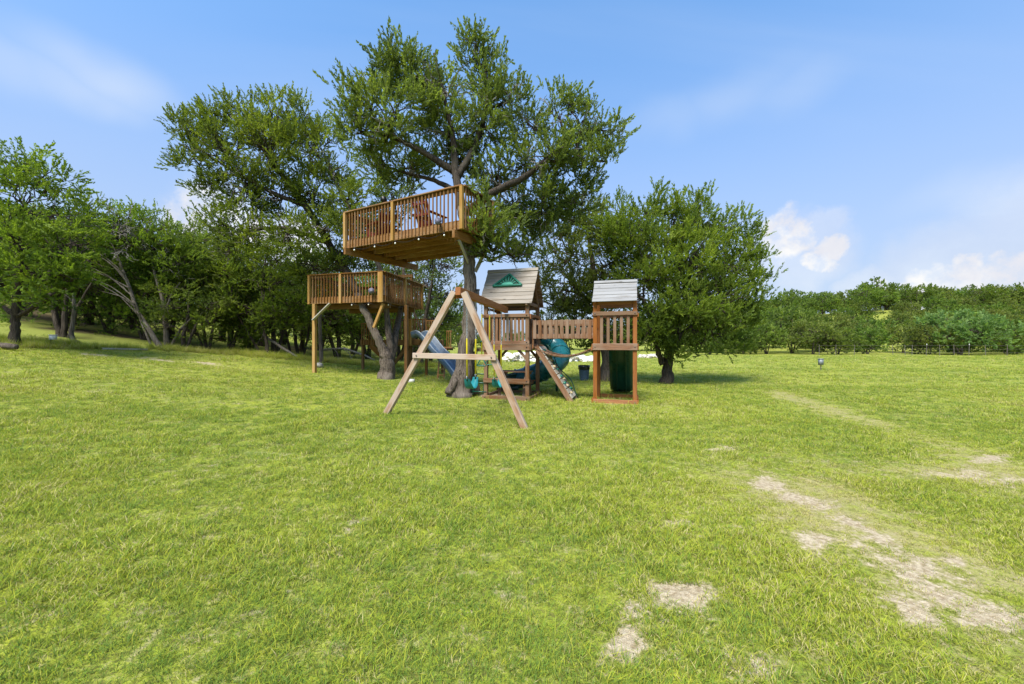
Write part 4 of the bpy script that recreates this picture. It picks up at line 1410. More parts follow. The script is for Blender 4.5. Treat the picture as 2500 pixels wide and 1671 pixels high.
def prism(name, parent, poly, th, mat, o_, xa, ya):
    """extruded polygon in plane (xa, ya) at o_, thickness along xa x ya"""
    n_ = xa.cross(ya).normalized()
    k = len(poly)
    v = [o_ + xa * x + ya * y - n_ * th / 2 for x, y in poly] + [o_ + xa * x + ya * y + n_ * th / 2 for x, y in poly]
    me = bpy.data.meshes.new(name)
    c = sum(v, Vector()) / len(v)
    me.from_pydata([tuple(q - c) for q in v], [], [tuple(range(k - 1, -1, -1)), tuple(range(k, 2 * k))] + [(i, (i + 1) % k, k + (i + 1) % k, k + i) for i in range(k)])
    me.materials.append(mat)
    return obj(name, me, parent, Matrix.Translation(c))


def part_empty(name, parent, loc):
    o_ = bpy.data.objects.new(name, None)
    return link(o_, parent, Matrix.Translation(Vector(loc)))


# arched header on the right side
arch = [(0, 0), (.12, 0)] + [(.12 + .46 * (1 - math.cos(q)), .07 * math.sin(q)) for q in np.linspace(0, math.pi, 9)] + [(W_, 0), (W_, .13), (0, .13)]
prism('arched_header', mt, arch, .034, M['play_orange'], L3(e + .018, 0, 2.16), Vv, Z)
prism('arched_header', mt, arch, .034, M['play_orange'], L3(-W_ - e + .02, 0, 2.36), Vv, Z)
# roof: lapped boards on both slopes
RU0, RU1 = -W_ - .15, .15
ridge_z, eave_z = 3.56, 2.56
rv = W_ / 2
fe = -.13; be = W_ + .13
sl_f = L3(0, fe, eave_z) - L3(0, rv, ridge_z)
NB = 8


def roof_slope(parent, u0, u1, v_ridge, z_ridge, v_eave, z_eave, nb, mat, lap=.018, thick=.02):
    a = L3(0, v_ridge, z_ridge); c = L3(0, v_eave, z_eave)
    dn = (c - a); ln = dn.length; dn.normalize()
    nn = U.cross(dn)
    if nn.z < 0: nn = -nn
    bw = ln / nb
    for k in range(nb):
        mid_ = a + dn * (bw * (k + .5)) + nn * (.004 * (k % 2))
        d2 = (dn * (bw + lap) + nn * .012).normalized()
        p0 = mid_ + U * (u0 - rnd.uniform(0, .006)); p1 = mid_ + U * (u1 + rnd.uniform(0, .006))
        beam('roof_board', parent, p0, p1, thick, bw + lap, mat, d2, .004)
    return dn, nn


rfe = part_empty('roof', mt, L3(-.58, rv, eave_z))
dnf, nnf = roof_slope(rfe, RU0, RU1, rv, ridge_z, fe, eave_z, 9, M['roof_tan'])
dnb, nnb = roof_slope(rfe, RU0, RU1, rv, ridge_z, be, eave_z, 9, M['play'])
beam('ridge_board', rfe, L3(RU0 - .01, rv - .035, ridge_z + .0), L3(RU1 + .01, rv - .035, ridge_z + .0), .024, .11, M['roof_tan'], dnf)
beam('ridge_board', rfe, L3(RU0 - .01, rv + .035, ridge_z + .0), L3(RU1 + .01, rv + .035, ridge_z + .0), .024, .11, M['roof_tan'], dnb)
for u in (-W_, 0):
    a = L3(u, rv, ridge_z - .06)
    beam('rafter', rfe, a, L3(u, fe + .02, eave_z - .05), .05, .07, M['play'], Z)
    beam('rafter', rfe, a, L3(u, be - .02, eave_z - .05), .05, .07, M['play'], Z)
beam('tie', mt, L3(-W_ - .05, W_, 2.52), L3(.05, W_, 2.52), .036, .09, M['play'])
beam('tie', mt, L3(-W_ - .05, 0 + .0, 2.55), L3(.05, 0, 2.55), .036, .09, M['play'])
for u in (-W_, 0): beam('tie', mt, L3(u, -.02, 2.58), L3(u, W_ + .02, 2.58), .036, .09, M['play'])
# sunburst dormer lying on the front slope
cx = L3(-.62, rv, ridge_z) + dnf * .62 + nnf * .035
up_ = -dnf
tri = [(-.41, 0), (.41, 0), (0, .42)]
dorm = part_empty('dormer', mt, cx)
prism('back_panel', dorm, [(-.36, .01), (.36, .01), (0, .38)], .01, M['dark_green'], cx + nnf * .0, U, up_)
for p0, p1 in ((tri[0], tri[1]), (tri[1], tri[2]), (tri[2], tri[0])):
    beam('frame', dorm, cx + nnf * .02 + U * p0[0] + up_ * p0[1], cx + nnf * .02 + U * p1[0] + up_ * p1[1], .05, .05, M['green_plastic'], nnf)
half = [(.17 * math.cos(q), .02 + .10 * math.sin(q)) for q in np.linspace(0, math.pi, 10)]
prism('sun_disc', dorm, half, .03, M['green_light'], cx + nnf * .016, U, up_)
for q in (25, 50, 72, 90, 108, 130, 155):
    q = math.radians(q)
    r1 = .24 + .07 * math.sin(q) ** 3
    beam('sun_ray', dorm, cx + nnf * .02 + U * (.15 * math.cos(q)) + up_ * (.04 + .08 * math.sin(q)), cx + nnf * .02 + U * (r1 * math.cos(q)) + up_ * (.03 + r1 * 1.0 * math.sin(q)), .018, .02, M['green_light'], nnf)
# front bench board and picnic table inside the base
beam('front_board', mt, L3(-W_ - .05, -e - .02, .52), L3(.07, -e - .02, .52), .036, .12, M['play'])
pt = thing('picnic_table', L3(-.45, .6, GZ0), 'small wooden picnic table under the tower deck', 'picnic table')
for k in range(4):
    beam('table_plank', pt, L3(-.98, .36 + k * .135, .73), L3(.0 - .06, .36 + k * .135, .73), .125, .028, M['play'])
for v in (.12, 1.02):
    beam('bench_plank', pt, L3(-.98, v, .44), L3(-.06, v, .44), .16, .03, M['play'])
for u in (-.86, -.16):
    beam('leg', pt, L3(u, .16, g_), L3(u, .47, .70), .036, .085, M['play'], U)
    beam('leg', pt, L3(u, .98, g_), L3(u, .67, .70), .036, .085, M['play'], U)
    beam('bench_support', pt, L3(u + .04, .06, .39), L3(u + .04, 1.08, .39), .034, .08, M['play'])
    beam('table_support', pt, L3(u + .04, .3, .675), L3(u + .04, .84, .675), .034, .07, M['play'])

# rope ladder on the left of the tower
rl = thing('rope_ladder', L3(-W_ - .2, -.05, GZ0), 'dark green climbing net hanging left of the large tower', 'rope ladder')
ru0, ru1 = -W_ - .36, -W_ - .07
for u in (ru0, ru1):
    mb = MB(); pts = [L3(u if k else u + .0, .25 - .32 * k / 6, 1.30 - k * .2) for k in range(7)]
    mb.tube([list(q) for q in pts], .012, 6); part('rope', mb, M['dark_green'], rl)
for k in range(5):
    h = .20 + k * .235
    v = .25 - .32 * (1.30 - h) / 1.2
    mb = MB(); mb.tube([L3(ru0 - .05, v, h), L3(ru1 + .10, v, h)], .017, 8); part('rung', mb, M['dark_green'], rl)
beam('hanger_board', rl, L3(ru0 - .05, .25, 1.33), L3(-W_ - .05, .25, 1.33), .036, .09, M['play'])

for (uu, vv, zz) in [(-W_, -.09, 2.25), (0, -.09, 2.25), (-W_, -.09, 1.41), (0, -.09, 1.41), (0, -.09, 1.54), (0, -.09, .52), (0, -.09, .06), (-W_, -.09, .06)]:
    mb = MB(); mb.tube([L3(uu, vv, zz), L3(uu, vv - .012, zz)], .016, 8); part('bolt', mb, M['black'], mt)

# --- climbing wall
cw = thing('climbing_wall', L3(1.1, .5, GZ0), 'sloping rock climbing wall with coloured holds leaning on the large tower', 'climbing wall')
wt0, wb0 = L3(.20, .28, 1.46), gp(1399, 981)
wdir = Vv * .62
sd_ = (wb0 - wt0).normalized()
wn = sd_.cross(Vv).normalized()
if wn.z < 0: wn = -wn
for s in (0, 1):
    beam('side_rail', cw, wt0 + wdir * s - wn * .05, wb0 + wdir * s - wn * .05 + sd_ * .04, .06, .14, M['play'], wn)
beam('top_ledger', cw, wt0 - wn * .04, wt0 + wdir - wn * .04, .05, .09, M['play'], wn)
Lw = (wb0 - wt0).length
for k in range(11):
    a = wt0 + sd_ * (.06 + k * (Lw - .12) / 11 + .065)
    beam('wall_board', cw, a - Vv * .03 + wn * .034, a + wdir + Vv * .03 + wn * .034, .125, .022, M['board_grey'], wn)
rr = np.random.RandomState(8)
for k in range(14):
    q = wt0 + sd_ * (Lw * (.10 + .82 * (k + .3) / 14)) + wdir * (.14 + .72 * ((k * .39 + .1) % 1)) + wn * .055
    mb = MB(); v_, f_ = rock_arr(rr, q, (.048, .048, .038)); mb.add(v_, None, f_)
    part('hold', mb, M[('green_plastic', 'cream')[k % 2]], cw, True)
mb = MB()
mb.tube([list(wt0 + sd_ * (Lw * t_) + wdir * .98 + wn * (.10 + .05 * math.sin(t_ * 11))) for t_ in np.linspace(.02, 1, 18)], .014, 6)
part('climbing_rope', mb, M['dark_green'], cw, True)

# --- tube slide
ts = thing('tube_slide', L3(.2, 2.0, GZ0), 'teal spiral tube slide curling down behind the large tower', 'slide')
pth = [L3(-.25, W_ + .05, 1.80), L3(-.2, W_ + .5, 1.72), L3(.08, W_ + .80, 1.56), L3(.38, W_ + .70, 1.32), L3(.50, W_ + .35, 1.07), L3(.36, W_ - .02, .86), L3(.1, W_ + .06, .72), L3(-.2, W_ + .12, .58), L3(-.6, W_ + .05, .44), L3(-.8, W_ + .0, .40)]
pth = [q + Vv * .55 for q in pth]
pp = np.array([list(q) for q in pth])
tt = np.linspace(0, len(pp) - 1, 60)


def catmull(p, t_):
    n = len(p)
    out = []
    for s in t_:
        i = min(int(s), n - 2); f = s - i
        p0, p1, p2, p3 = p[max(i - 1, 0)], p[i], p[i + 1], p[min(i + 2, n - 1)]
        out.append(.5 * ((2 * p1) + (-p0 + p2) * f + (2 * p0 - 5 * p1 + 4 * p2 - p3) * f * f + (-p0 + 3 * p1 - 3 * p2 + p3) * f ** 3))
    return np.array(out)


cp = catmull(pp, tt)
tan = norm(np.gradient(cp, axis=0))


def frames_of(cp, tan, up=np.array([0, 0, 1.])):
    fr_ = []
    for c, t_ in zip(cp, tan):
        x = norm(np.cross(t_, up)); y = np.cross(x, t_)
        fr_.append((c, x, y))
    return fr_


fr_ = frames_of(cp, tan)
ro, ri = .30, .28
ang = np.linspace(0, 2 * math.pi, 28)[:-1]
prof = [(ro * math.cos(q), ro * math.sin(q)) for q in ang] + [(ro * math.cos(ang[-1] + .2), ro * math.sin(ang[-1] + .2))]
prof = prof + [(ri * math.cos(q), ri * math.sin(q)) for q in list(ang[::-1])]
seg = [0, 12, 23, 33, 42, 50, 59]
for k in range(len(seg) - 1):
    mb = MB(); mb.sweep(prof, fr_[seg[k]:seg[k + 1] + 1])
    part('tube_section', mb, M['teal'], ts, True)
for k in seg[1:]:
    c, x, y = fr_[k]
    t_ = tan[k]
    mb = MB(); rp = [(.0, .295), (.0, .33), (.045, .33), (.045, .295)]
    v = np.concatenate([[c + t_ * (s - .02) + q * (x * math.cos(a_) + y * math.sin(a_)) for a_ in ang] for s, q in rp])
    nA = len(ang)
    qd = [(i * nA + j, i * nA + (j + 1) % nA, ((i + 1) % 4) * nA + (j + 1) % nA, ((i + 1) % 4) * nA + j) for i in range(4) for j in range(nA)]
    mb.add(v, qd); part('flange', mb, M['teal'], ts, True)
# support post under the bend and exit tray
mb = MB(); q = cp[30]; mb.tube([(q[0], q[1], gz(q[0], q[1]) - .05), (q[0], q[1], q[2] - .3)], .04, 10); part('support_post', mb, M['dark_green'], ts)
ep = Vector(cp[-1]); et = Vector((tan[-1][0], tan[-1][1], 0)).normalized(); es = Vector((et.y, -et.x, 0))
prof2 = [(-.36, .28), (-.34, .02), (-.25, -.16), (0, -.22), (.25, -.16), (.34, .02), (.36, .28), (.33, .28), (.31, .03), (.22, -.13), (0, -.19), (-.22, -.13), (-.31, .03), (-.33, .28)]
mb = MB(); mb.sweep(prof2, [(np.array(ep + et * (s) - Z * (.10 * min(1, s / .5) + .08)), np.array(es), np.array([0, 0, 1.])) for s in (0, .2, .4, .6)])
part('exit_tray', mb, M['dark_green'], ts, True)
# solid side skirt of the exit
mb = MB(); mb.sweep([(-.30, -.34), (.30, -.34), (.26, -.02), (-.26, -.02)], [(np.array(ep + et * s - Z * .06), np.array(es), np.array([0, 0, 1.])) for s in (-.05, .5)])
part('exit_foot', mb, M['dark_green'], ts)

# --- small tower
ST0, ST1, SV0 = 1.74, 2.70, .12
SW = ST1 - ST0
SV1 = SV0 + .98
st_ = thing('play_tower', L3((ST0 + ST1) / 2, SV0 + .45, GZ0), 'narrow wooden play tower with small grey plank roof', 'play tower')
for (u, v) in ((ST0, SV0), (ST1, SV0), (ST0, SV1), (ST1, SV1)):
    beam('post', st_, L3(u, v, g_), L3(u, v, 2.60), .10, .10, M['play_orange'], Vv)
for v, s in ((SV0 - .07, -1), (SV1 + .07, 1)):
    beam('base_board', st_, L3(ST0 - .09, v, .06), L3(ST1 + .09, v, .06), .036, .12, M['play_orange'])
    beam('rim', st_, L3(ST0 - .06, v, 1.43), L3(ST1 + .06, v, 1.43), .036, .165, M['play'])
    beam('rail', st_, L3(ST0 - .06, v, 2.26), L3(ST1 + .06, v, 2.26), .036, .10, M['play_orange' if s > 0 else 'play'])
    if s < 0:
        for k in range(5):
            u = ST0 + .16 + k * (SW - .32) / 4
            beam('baluster', st_, L3(u, v + .035, 1.47), L3(u, v + .035, 2.28), .074, .024, M['play'], Vv)
for u in (ST0 - .07, ST1 + .07):
    beam('base_board', st_, L3(u, SV0 - .09, .06), L3(u, SV1 + .09, .06), .036, .12, M['play_orange'])
    beam('rim', st_, L3(u, SV0 - .04, 1.43), L3(u, SV1 + .04, 1.43), .036, .14, M['play_orange'])
    if u > ST1:
        beam('rail', st_, L3(u, SV0 - .06, 2.22), L3(u, SV1 + .06, 2.22), .036, .10, M['play_orange'])
        for k in range(5):
            v = SV0 + .17 + k * .15
            beam('baluster', st_, L3(u - .035, v, 1.47), L3(u - .035, v, 2.24), .074, .024, M['play'], U)
for k in range(7):
    beam('deck_board', st_, L3(ST0 - .04, SV0 + .02 + k * .152, 1.49), L3(ST1 + .04, SV0 + .02 + k * .152, 1.49), .14, .025, M['play'])
SR = (SV0 + SV1) / 2
rfs = part_empty('roof', st_, L3((ST0 + ST1) / 2, SR, 2.55))
roof_slope(rfs, ST0 - .06, ST1 + .05, SR, 3.12, SV0 - .17, 2.55, 6, M['roof_grey'])
roof_slope(rfs, ST0 - .06, ST1 + .05, SR, 3.12, SV1 + .17, 2.55, 6, M['roof_grey'])
dd_ = (L3(0, SV0 - .17, 2.55) - L3(0, SR, 3.12)).normalized()
db_ = (L3(0, SV1 + .17, 2.55) - L3(0, SR, 3.12)).normalized()
beam('ridge_board', rfs, L3(ST0 - .07, SR - .04, 3.125), L3(ST1 + .06, SR - .04, 3.125), .022, .11, M['roof_grey'], dd_)
beam('ridge_board', rfs, L3(ST0 - .07, SR + .04, 3.125), L3(ST1 + .06, SR + .04, 3.125), .022, .11, M['roof_grey'], db_)
for v in (SV0, SV1): beam('tie', st_, L3(ST0 + .05, v, 2.53), L3(ST1 - .05, v, 2.53), .036, .10, M['play_orange'])
for u in (ST0, ST1):
    beam('rafter', rfs, L3(u, SR, 3.07), L3(u, SV0 - .12, 2.53), .04, .07, M['play_orange'])
    beam('rafter', rfs, L3(u, SR, 3.07), L3(u, SV1 + .12, 2.53), .04, .07, M['play_orange'])

for (uu, zz) in [(1.74, 2.26), (2.70, 2.26), (1.74, 1.43), (2.70, 1.43), (1.74, .06), (2.70, .06)]:
    mb = MB(); mb.tube([L3(uu, SV0 - .086, zz), L3(uu, SV0 - .10, zz)], .015, 8); part('bolt', mb, M['t_post'], st_)

# wave slide behind the small tower
ws = thing('wave_slide', L3(2.3, 1.9, GZ0), 'dark green wave slide running down behind the small tower', 'slide')
uc = 2.33
cl = np.array([list(L3(uc, SV1 + .09 + q, z)) for q, z in ((0, 1.50), (.14, 1.46), (.30, 1.22), (.44, .95), (.64, .72), (.80, .42), (.98, .20), (1.25, .12), (1.45, .11))])
cp2 = catmull(cl, np.linspace(0, len(cl) - 1, 34))
tan2 = norm(np.gradient(cp2, axis=0))
x2 = np.array(U)
fr2 = [(c, x2, norm(np.cross(x2, t_))) for c, t_ in zip(cp2, tan2)]
fr2 = [(c, x, y if y[2] > 0 else -y) for c, x, y in fr2]
pr = [(-.30, .15), (-.29, .0), (-.2, -.035), (0, -.045), (.2, -.035), (.29, 0), (.30, .15), (.34, .16), (.33, -.03), (.22, -.075), (0, -.085), (-.22, -.075), (-.33, -.03), (-.34, .16)]
mb = MB(); mb.sweep(pr, fr2)
part('chute', mb, M['dark_green'], ws, True)
for s in (-.12, .12):
    mb = MB(); mb.tube([list(c + x * s - y * .10) for c, x, y in fr2[3:30]], .022, 6); part('rib', mb, M['dark_green'], ws, True)

# --- swinging bridge
br_ = thing('swinging_bridge', L3(.9, .6, 1.2), 'sagging plank bridge with slatted wooden sides joining both towers', 'bridge')
b0, b1 = .10, ST0 - .10


def sag(q):
    return 1.44 + (1.40 - 1.44) * q - .95 * q * (1 - q)


NPK = 15
for k in range(NPK):
    q = (k + .5) / NPK
    u = b0 + (b1 - b0) * q
    sl2 = (sag(q + .01) - sag(q - .01)) / (.02 * (b1 - b0))
    nn2 = (Z - U * sl2).normalized()
    beam('plank', br_, L3(u, .22, sag(q)), L3(u, .98, sag(q)), .098, .034, M['play'], nn2)
for v in (.26, .94):
    mb = MB(); mb.tube([list(L3(b0 - .06 + (b1 - b0 + .12) * q, v, sag(q) - .03)) for q in np.linspace(0, 1, 20)], .014, 6); part('rope', mb, M['rope'], br_, True)
for v, s in ((.16, -1), (1.03, 1)):
    beam('side_rail', br_, L3(.09, v, 2.06), L3(ST0 - .05, v, 2.06), .03, .12, M['play'])
    beam('side_rail', br_, L3(.09, v, 1.70), L3(ST0 - .05, v, 1.70), .03, .12, M['play'])
    for k in range(11):
        u = .16 + k * (ST0 - .30) / 10
        hh = rnd.uniform(-.008, .008)
        beam('slat', br_, L3(u, v + s * .027, 1.635 + hh), L3(u, v + s * .027, 2.125 + hh), .088, .022, M['play'], Vv)
beam('bridge_post', br_, L3(.11, .16, 1.40), L3(.11, .16, 2.14), .05, .035, M['play'], Vv)
beam('bridge_ledger', br_, L3(.10, .12, 1.42), L3(.10, 1.05, 1.42), .04, .09, M['play_orange'])
beam('bridge_ledger', br_, L3(ST0 - .10, .2, 1.38), L3(ST0 - .10, 1.05, 1.38), .04, .09, M['play_orange'])


# ------------------------------------------------------------------ treehouse decks
def railing(root, p0, p1, z_rim0, z_rail, spacing, post_ts, matp, out, rim_h=.20, bal_w=.034):
    """rim board, balusters, rails along p0->p1 (plan), outside direction 'out'"""
    a = Vector((p0.x, p0.y, 0)); b = Vector((p1.x, p1.y, 0))
    d = (b - a); Lg = d.length; d.normalize()
    beam('rim', root, a + Z * (z_rim0 + rim_h / 2), b + Z * (z_rim0 + rim_h / 2), .04, rim_h, M['deck'])
    beam('rail', root, a - d * .03 + Z * (z_rail - .02) + out * .02, b + d * .03 + Z * (z_rail - .02) + out * .02, .14, .036, M['deck'])
    beam('under_rail', root, a + Z * (z_rail - .09) + out * .0, b + Z * (z_rail - .09) + out * .0, .038, .088, M['deck'])
    n = int(Lg / spacing)
    for k in range(n):
        s = (k + .5) / n * Lg
        if any(abs(s - t_) < .075 for t_ in post_ts): continue
        q = a + d * (s + rnd.uniform(-.006, .006)) + out * .042
        beam('baluster', root, q + Z * (z_rim0 + .035) + d * rnd.uniform(-.006, .006), q + Z * (z_rail - .045), bal_w, bal_w, M['deck'], out)
    for s in post_ts:
        q = a + d * s + out * .052
        beam('post', root, q + Z * (z_rim0 - .01), q + Z * (z_rail - .04), .09, .09, matp, out)


# upper deck
C0 = Vector((-1.22, 9.9, 0)); A_ = Vector((-.875, .486, 0)).normalized(); B_ = Vector((.486, .875, 0)).normalized()
UL, UB = 4.3, 2.45
zb, zr = 4.36, 5.45
ud = thing('treehouse_deck', C0 + A_ * 2.1 + B_ * 1.2 + Z * zb, 'upper stained timber treehouse deck high in the tallest juniper', 'deck')
C1, C2, C3, Cm = C0 + A_ * UL, C0 + B_ * 1.35, C0 + A_ * UL + B_ * UB, C0 + A_ * 1.3 + B_ * UB
dgo = ((Cm - C2).normalized()); dgo = Vector((dgo.y, -dgo.x, 0))
railing(ud, C0, C1, zb, zr, .122, (0.0, 2.34, UL), M['deck_post'], -B_)
railing(ud, C0, C2, zb, zr, .122, (1.3,), M['deck_post'], -A_)
railing(ud, C2, Cm, zb, zr, .122, (1.6,), M['deck'], dgo)
railing(ud, C1, C3, zb, zr, .122, (1.25, UB), M['deck'], A_)
railing(ud, Cm, C3, zb, zr, .122, (1.5,), M['deck'], B_)
for k in range(6):
    q = .06 + k * (UB - .12) / 5
    if k in (0, 5): continue
    a0_ = .03 if q < 1.35 else .03 + (q - 1.35) * 1.3 / (UB - 1.35)
    beam('joist', ud, C0 + B_ * q + A_ * a0_ + Z * (zb + .09), C1 + B_ * q - A_ * .03 + Z * (zb + .09), .042, .17, M['deck'])
nb = 31
for k in range(nb):
    q = .07 + k * (UL - .14) / (nb - 1)
    beam('deck_board', ud, C0 + A_ * q - B_ * .01 + Z * (zb + .218), C0 + A_ * q + B_ * (min(UB, 1.35 + q * (UB - 1.35) / 1.3) + .01) + Z * (zb + .218), .130, .03, M['deck'])
beam('support_beam', ud, C0 + A_ * .22 - B_ * .10 + Z * (zb - .105), C0 + A_ * .22 + B_ * 1.45 + Z * (zb - .105), .08, .20, M['deck'])
beam('support_beam', ud, C0 + A_ * (UL - .1) - B_ * .15 + Z * (zb - .105), C0 + A_ * (UL - .1) + B_ * (UB + .5) + Z * (zb - .105), .08, .20, M['deck'])
# V braces onto the trunk
tb = P(1152, 662, 11.15)
beam('brace', ud, C0 + A_ * .22 + B_ * .12 + Z * (zb - .20), tb, .04, .10, M['board_grey'])
beam('brace', ud, C0 + A_ * .22 + B_ * 1.4 + Z * (zb - .20), tb + Vector((.08, .15, 0)), .04, .10, M['board_grey'])
# posts between lower deck and upper deck
for (px, d) in ((938, 16.9), (957, 16.9), (1004, 16.6)):
    x = (px - 1250) / F * d
    beam('hanger_post', ud, (x, d, 3.1), (x + .02, d, zb + .0), .10, .10, M['deck_dark'], B_)
x0 = (932 - 1250) / F * 16.9; x1 = (1008 - 1250) / F * 16.6
beam('header', ud, (x0, 16.85, zb - .06), (x1, 16.55, zb - .06), .05, .12, M['deck_dark'])

# lower deck
L0, L1 = Vector((-7.65, 15.05, 0)), Vector((-4.58, 14.2, 0))
sdir = Vector((.18, .98, 0)).normalized()
fdir = (L1 - L0).normalized()
outf = Vector((fdir.y, -fdir.x, 0))
outs = Vector((sdir.y, -sdir.x, 0))
L2, Lb = L1 + sdir * 3.35, L0 + sdir * 3.35
zb2, zr2 = 2.98, 4.08
ld = thing('treehouse_deck', (L0 + L1) / 2 + sdir * 1.6 + Z * zb2, 'lower stained timber treehouse deck on a tall post and split trunk', 'deck')
railing(ld, L0, L1, zb2, zr2, .125, (0.03, 1.42, (L1 - L0).length - .06), M['deck_post'], outf, .22)
railing(ld, L1, L2, zb2, zr2, .125, (1.62, 3.3), M['deck_post'], outs, .22)
railing(ld, L0, Lb, zb2, zr2, .125, (1.6, 3.3), M['deck'], -outs, .22)
railing(ld, Lb, L2, zb2, zr2, .125, (1.5,), M['deck'], -outf, .22)
wide = (L1 - L0).length
beam('corner_post', ld, L1 - fdir * .09 + outf * .055 + Z * (zb2 - .01), L1 - fdir * .09 + outf * .055 + Z * (zr2 - .04), .20, .06, M['deck_post'], outf)
for k in range(1, 6):
    beam('joist', ld, L0 + sdir * (k * .56) + fdir * .03 + Z * (zb2 + .11), L1 + sdir * (k * .56) - fdir * .03 + Z * (zb2 + .11), .042, .17, M['deck_dark'])
nb = 23
for k in range(nb):
    q = .07 + k * (wide - .14) / (nb - 1)
    beam('deck_board', ld, L0 + fdir * q + Z * (zb2 + .238), L0 + fdir * q + sdir * 3.35 + Z * (zb2 + .238), .130, .03, M['deck'])
for q in (.5, 2.6):
    beam('support_beam', ld, L0 + sdir * q - fdir * .0 + Z * (zb2 - .09), L1 + sdir * q + Z * (zb2 - .09), .08, .17, M['deck_dark'])
pb = gp(768, 918)
pb = Vector((-482 / F * 15.0, 15.0, 0)); pb.z = gz(pb.x, pb.y)
beam('support_post', ld, pb - Z * .1, Vector((pb.x, pb.y, zb2 - .0)), .125, .125, M['deck_post'], outf)
pq = Vector((-258 / F * 15.4, 15.4, 0)); pq.z = gz(pq.x, pq.y)
beam('support_post', ld, pq - Z * .1, Vector((pq.x, pq.y, zb2)), .12, .12, M['deck'], outf)
pq2 = Vector((-250 / F * 16.9, 16.9, 0)); pq2.z = gz(pq2.x, pq2.y)
beam('support_post', ld, pq2 - Z * .1, Vector((pq2.x, pq2.y, zb2)), .12, .12, M['deck_dark'], outf)
beam('brace', ld, P(764, 782, 14.86), P(806, 741, 14.80), .04, .13, M['board_grey'], -outf)
beam('brace', ld, P(913, 800, 14.35), P(936, 741, 14.25), .09, .10, M['deck_post'], outf)

# third platform behind, with slide and ladder
q0, q1 = P(880, 0, 17.3), P(1040, 0, 16.5)
q0.z = q1.z = 0
fd3 = (q1 - q0).normalized(); bk = Vector((-fd3.y, fd3.x, 0))
if bk.y < 0: bk = -bk
zb3, zr3 = 1.42, 2.72
pd = thing('play_platform', (q0 + q1) / 2 + bk * .8 + Z * zb3, 'low stained timber platform with slide behind the split trunk', 'deck')
w3 = (q1 - q0).length
for k in range(int(w3 / .14)):
    beam('deck_board', pd, q0 + fd3 * (.07 + k * .14) + Z * 1.64, q0 + fd3 * (.07 + k * .14) + bk * 1.7 + Z * 1.64, .13, .03, M['deck'])
beam('rim', pd, q0 + Z * 1.52, q1 + Z * 1.52, .04, .22, M['deck_dark'])
beam('rim', pd, q0 + bk * 1.7 + Z * 1.52, q1 + bk * 1.7 + Z * 1.52, .04, .22, M['deck_dark'])
beam('rim', pd, q1 + Z * 1.52, q1 + bk * 1.7 + Z * 1.52, .04, .22, M['deck_dark'])
beam('rim', pd, q0 + Z * 1.52, q0 + bk * 1.7 + Z * 1.52, .04, .22, M['deck_dark'])


def panel(u0, u1, v, z0, z1, n, mat, wdt=.036, par=None, dirn=None, o3=None):
    dirn = dirn or fd3; o3 = o3 or q0
    a = o3 + dirn * u0 + bk * v; c = o3 + dirn * u1 + bk * v
    beam('rail', pd, a + Z * z1, c + Z * z1, .05, .04, mat)
    beam('rail', pd, a + Z * (z0 + .05), c + Z * (z0 + .05), .036, .06, mat)
    for k in range(n):
        q = a + (c - a) * ((k + .5) / n)
        beam('baluster', pd, q - bk * .04 + Z * z0, q - bk * .04 + Z * z1, wdt, wdt, mat, bk)


us = lambda px: ((px - 880) / 160) * w3
panel(us(882), us(918), 0, 1.42, 2.35, 6, M['deck'])
panel(us(948), us(990), 1.7, 1.60, 2.6, 7, M['deck'])
panel(us(900), us(1000), 1.66, 1.60, 2.6, 14, M['deck'])
panel(us(998), us(1010), -.05, 1.40, 2.50, 2, M['deck_post'], .09)
panel(us(1031), us(1052), .35, 1.62, 2.45, 5, M['deck'])
for (px, z0, z1) in ((882, None, 2.45), (1000, None, 2.5), (1038, None, 2.4)):
    a = q0 + fd3 * us(px) + bk * .12
    beam('support_post', pd, Vector((a.x, a.y, gz(a.x, a.y) - .1)), a + Z * (1.4 if px < 1030 else 1.62), .10, .10, M['deck_dark'], bk)
a = q0 + fd3 * us(905); c = q0 + fd3 * us(945)
beam('brace', pd, a + Z * 1.4, q0 + fd3 * us(940) + bk * .3 + Z * .72, .05, .22, M['deck'])
beam('brace', pd, q0 + fd3 * us(998) + Z * 1.4, q0 + fd3 * us(955) + bk * .3 + Z * .62, .05, .16, M['deck_dark'])
for px in (960, 1040):
    a = q0 + fd3 * us(px) + bk * 1.6
    beam('support_post', pd, Vector((a.x, a.y, gz(a.x, a.y) - .1)), a + Z * 1.62, .10, .10, M['deck_dark'], bk)
# stair rail panel lower on the right
panel(us(1066), us(1080), .9, 1.25, 2.02, 3, M['deck'])
a, c = q0 + fd3 * us(1052) + bk * .9, q0 + fd3 * us(1082) + bk * .9
beam('step_board', pd, a + Z * 1.30, c + Z * 1.30, .3, .05, M['deck'])
beam('step_arm', pd, q1 + bk * .9 + Z * 1.35 - fd3 * .3, c + Z * 1.25, .05, .12, M['deck_dark'])
# leaning ladder
lad = thing('ladder', gp(1068, 926), 'wooden ladder leaning up to the low platform beside the blue slide', 'ladder')
la0 = gp(1068, 926); lb0 = gp(1083, 926)
la1, lb1 = a + Z * 1.3, a + fd3 * .28 + Z * 1.3
beam('side_rail', lad, la0 - Z * .05, la1, .06, .09, M['deck'])
beam('side_rail', lad, lb0 - Z * .05, lb1, .06, .09, M['deck'])
for k in range(5):
    q = .12 + k * .18
    beam('rung', lad, la0.lerp(la1, q) - bk * .03, lb0.lerp(lb1, q) - bk * .03, .03, .05, M['deck_post'])
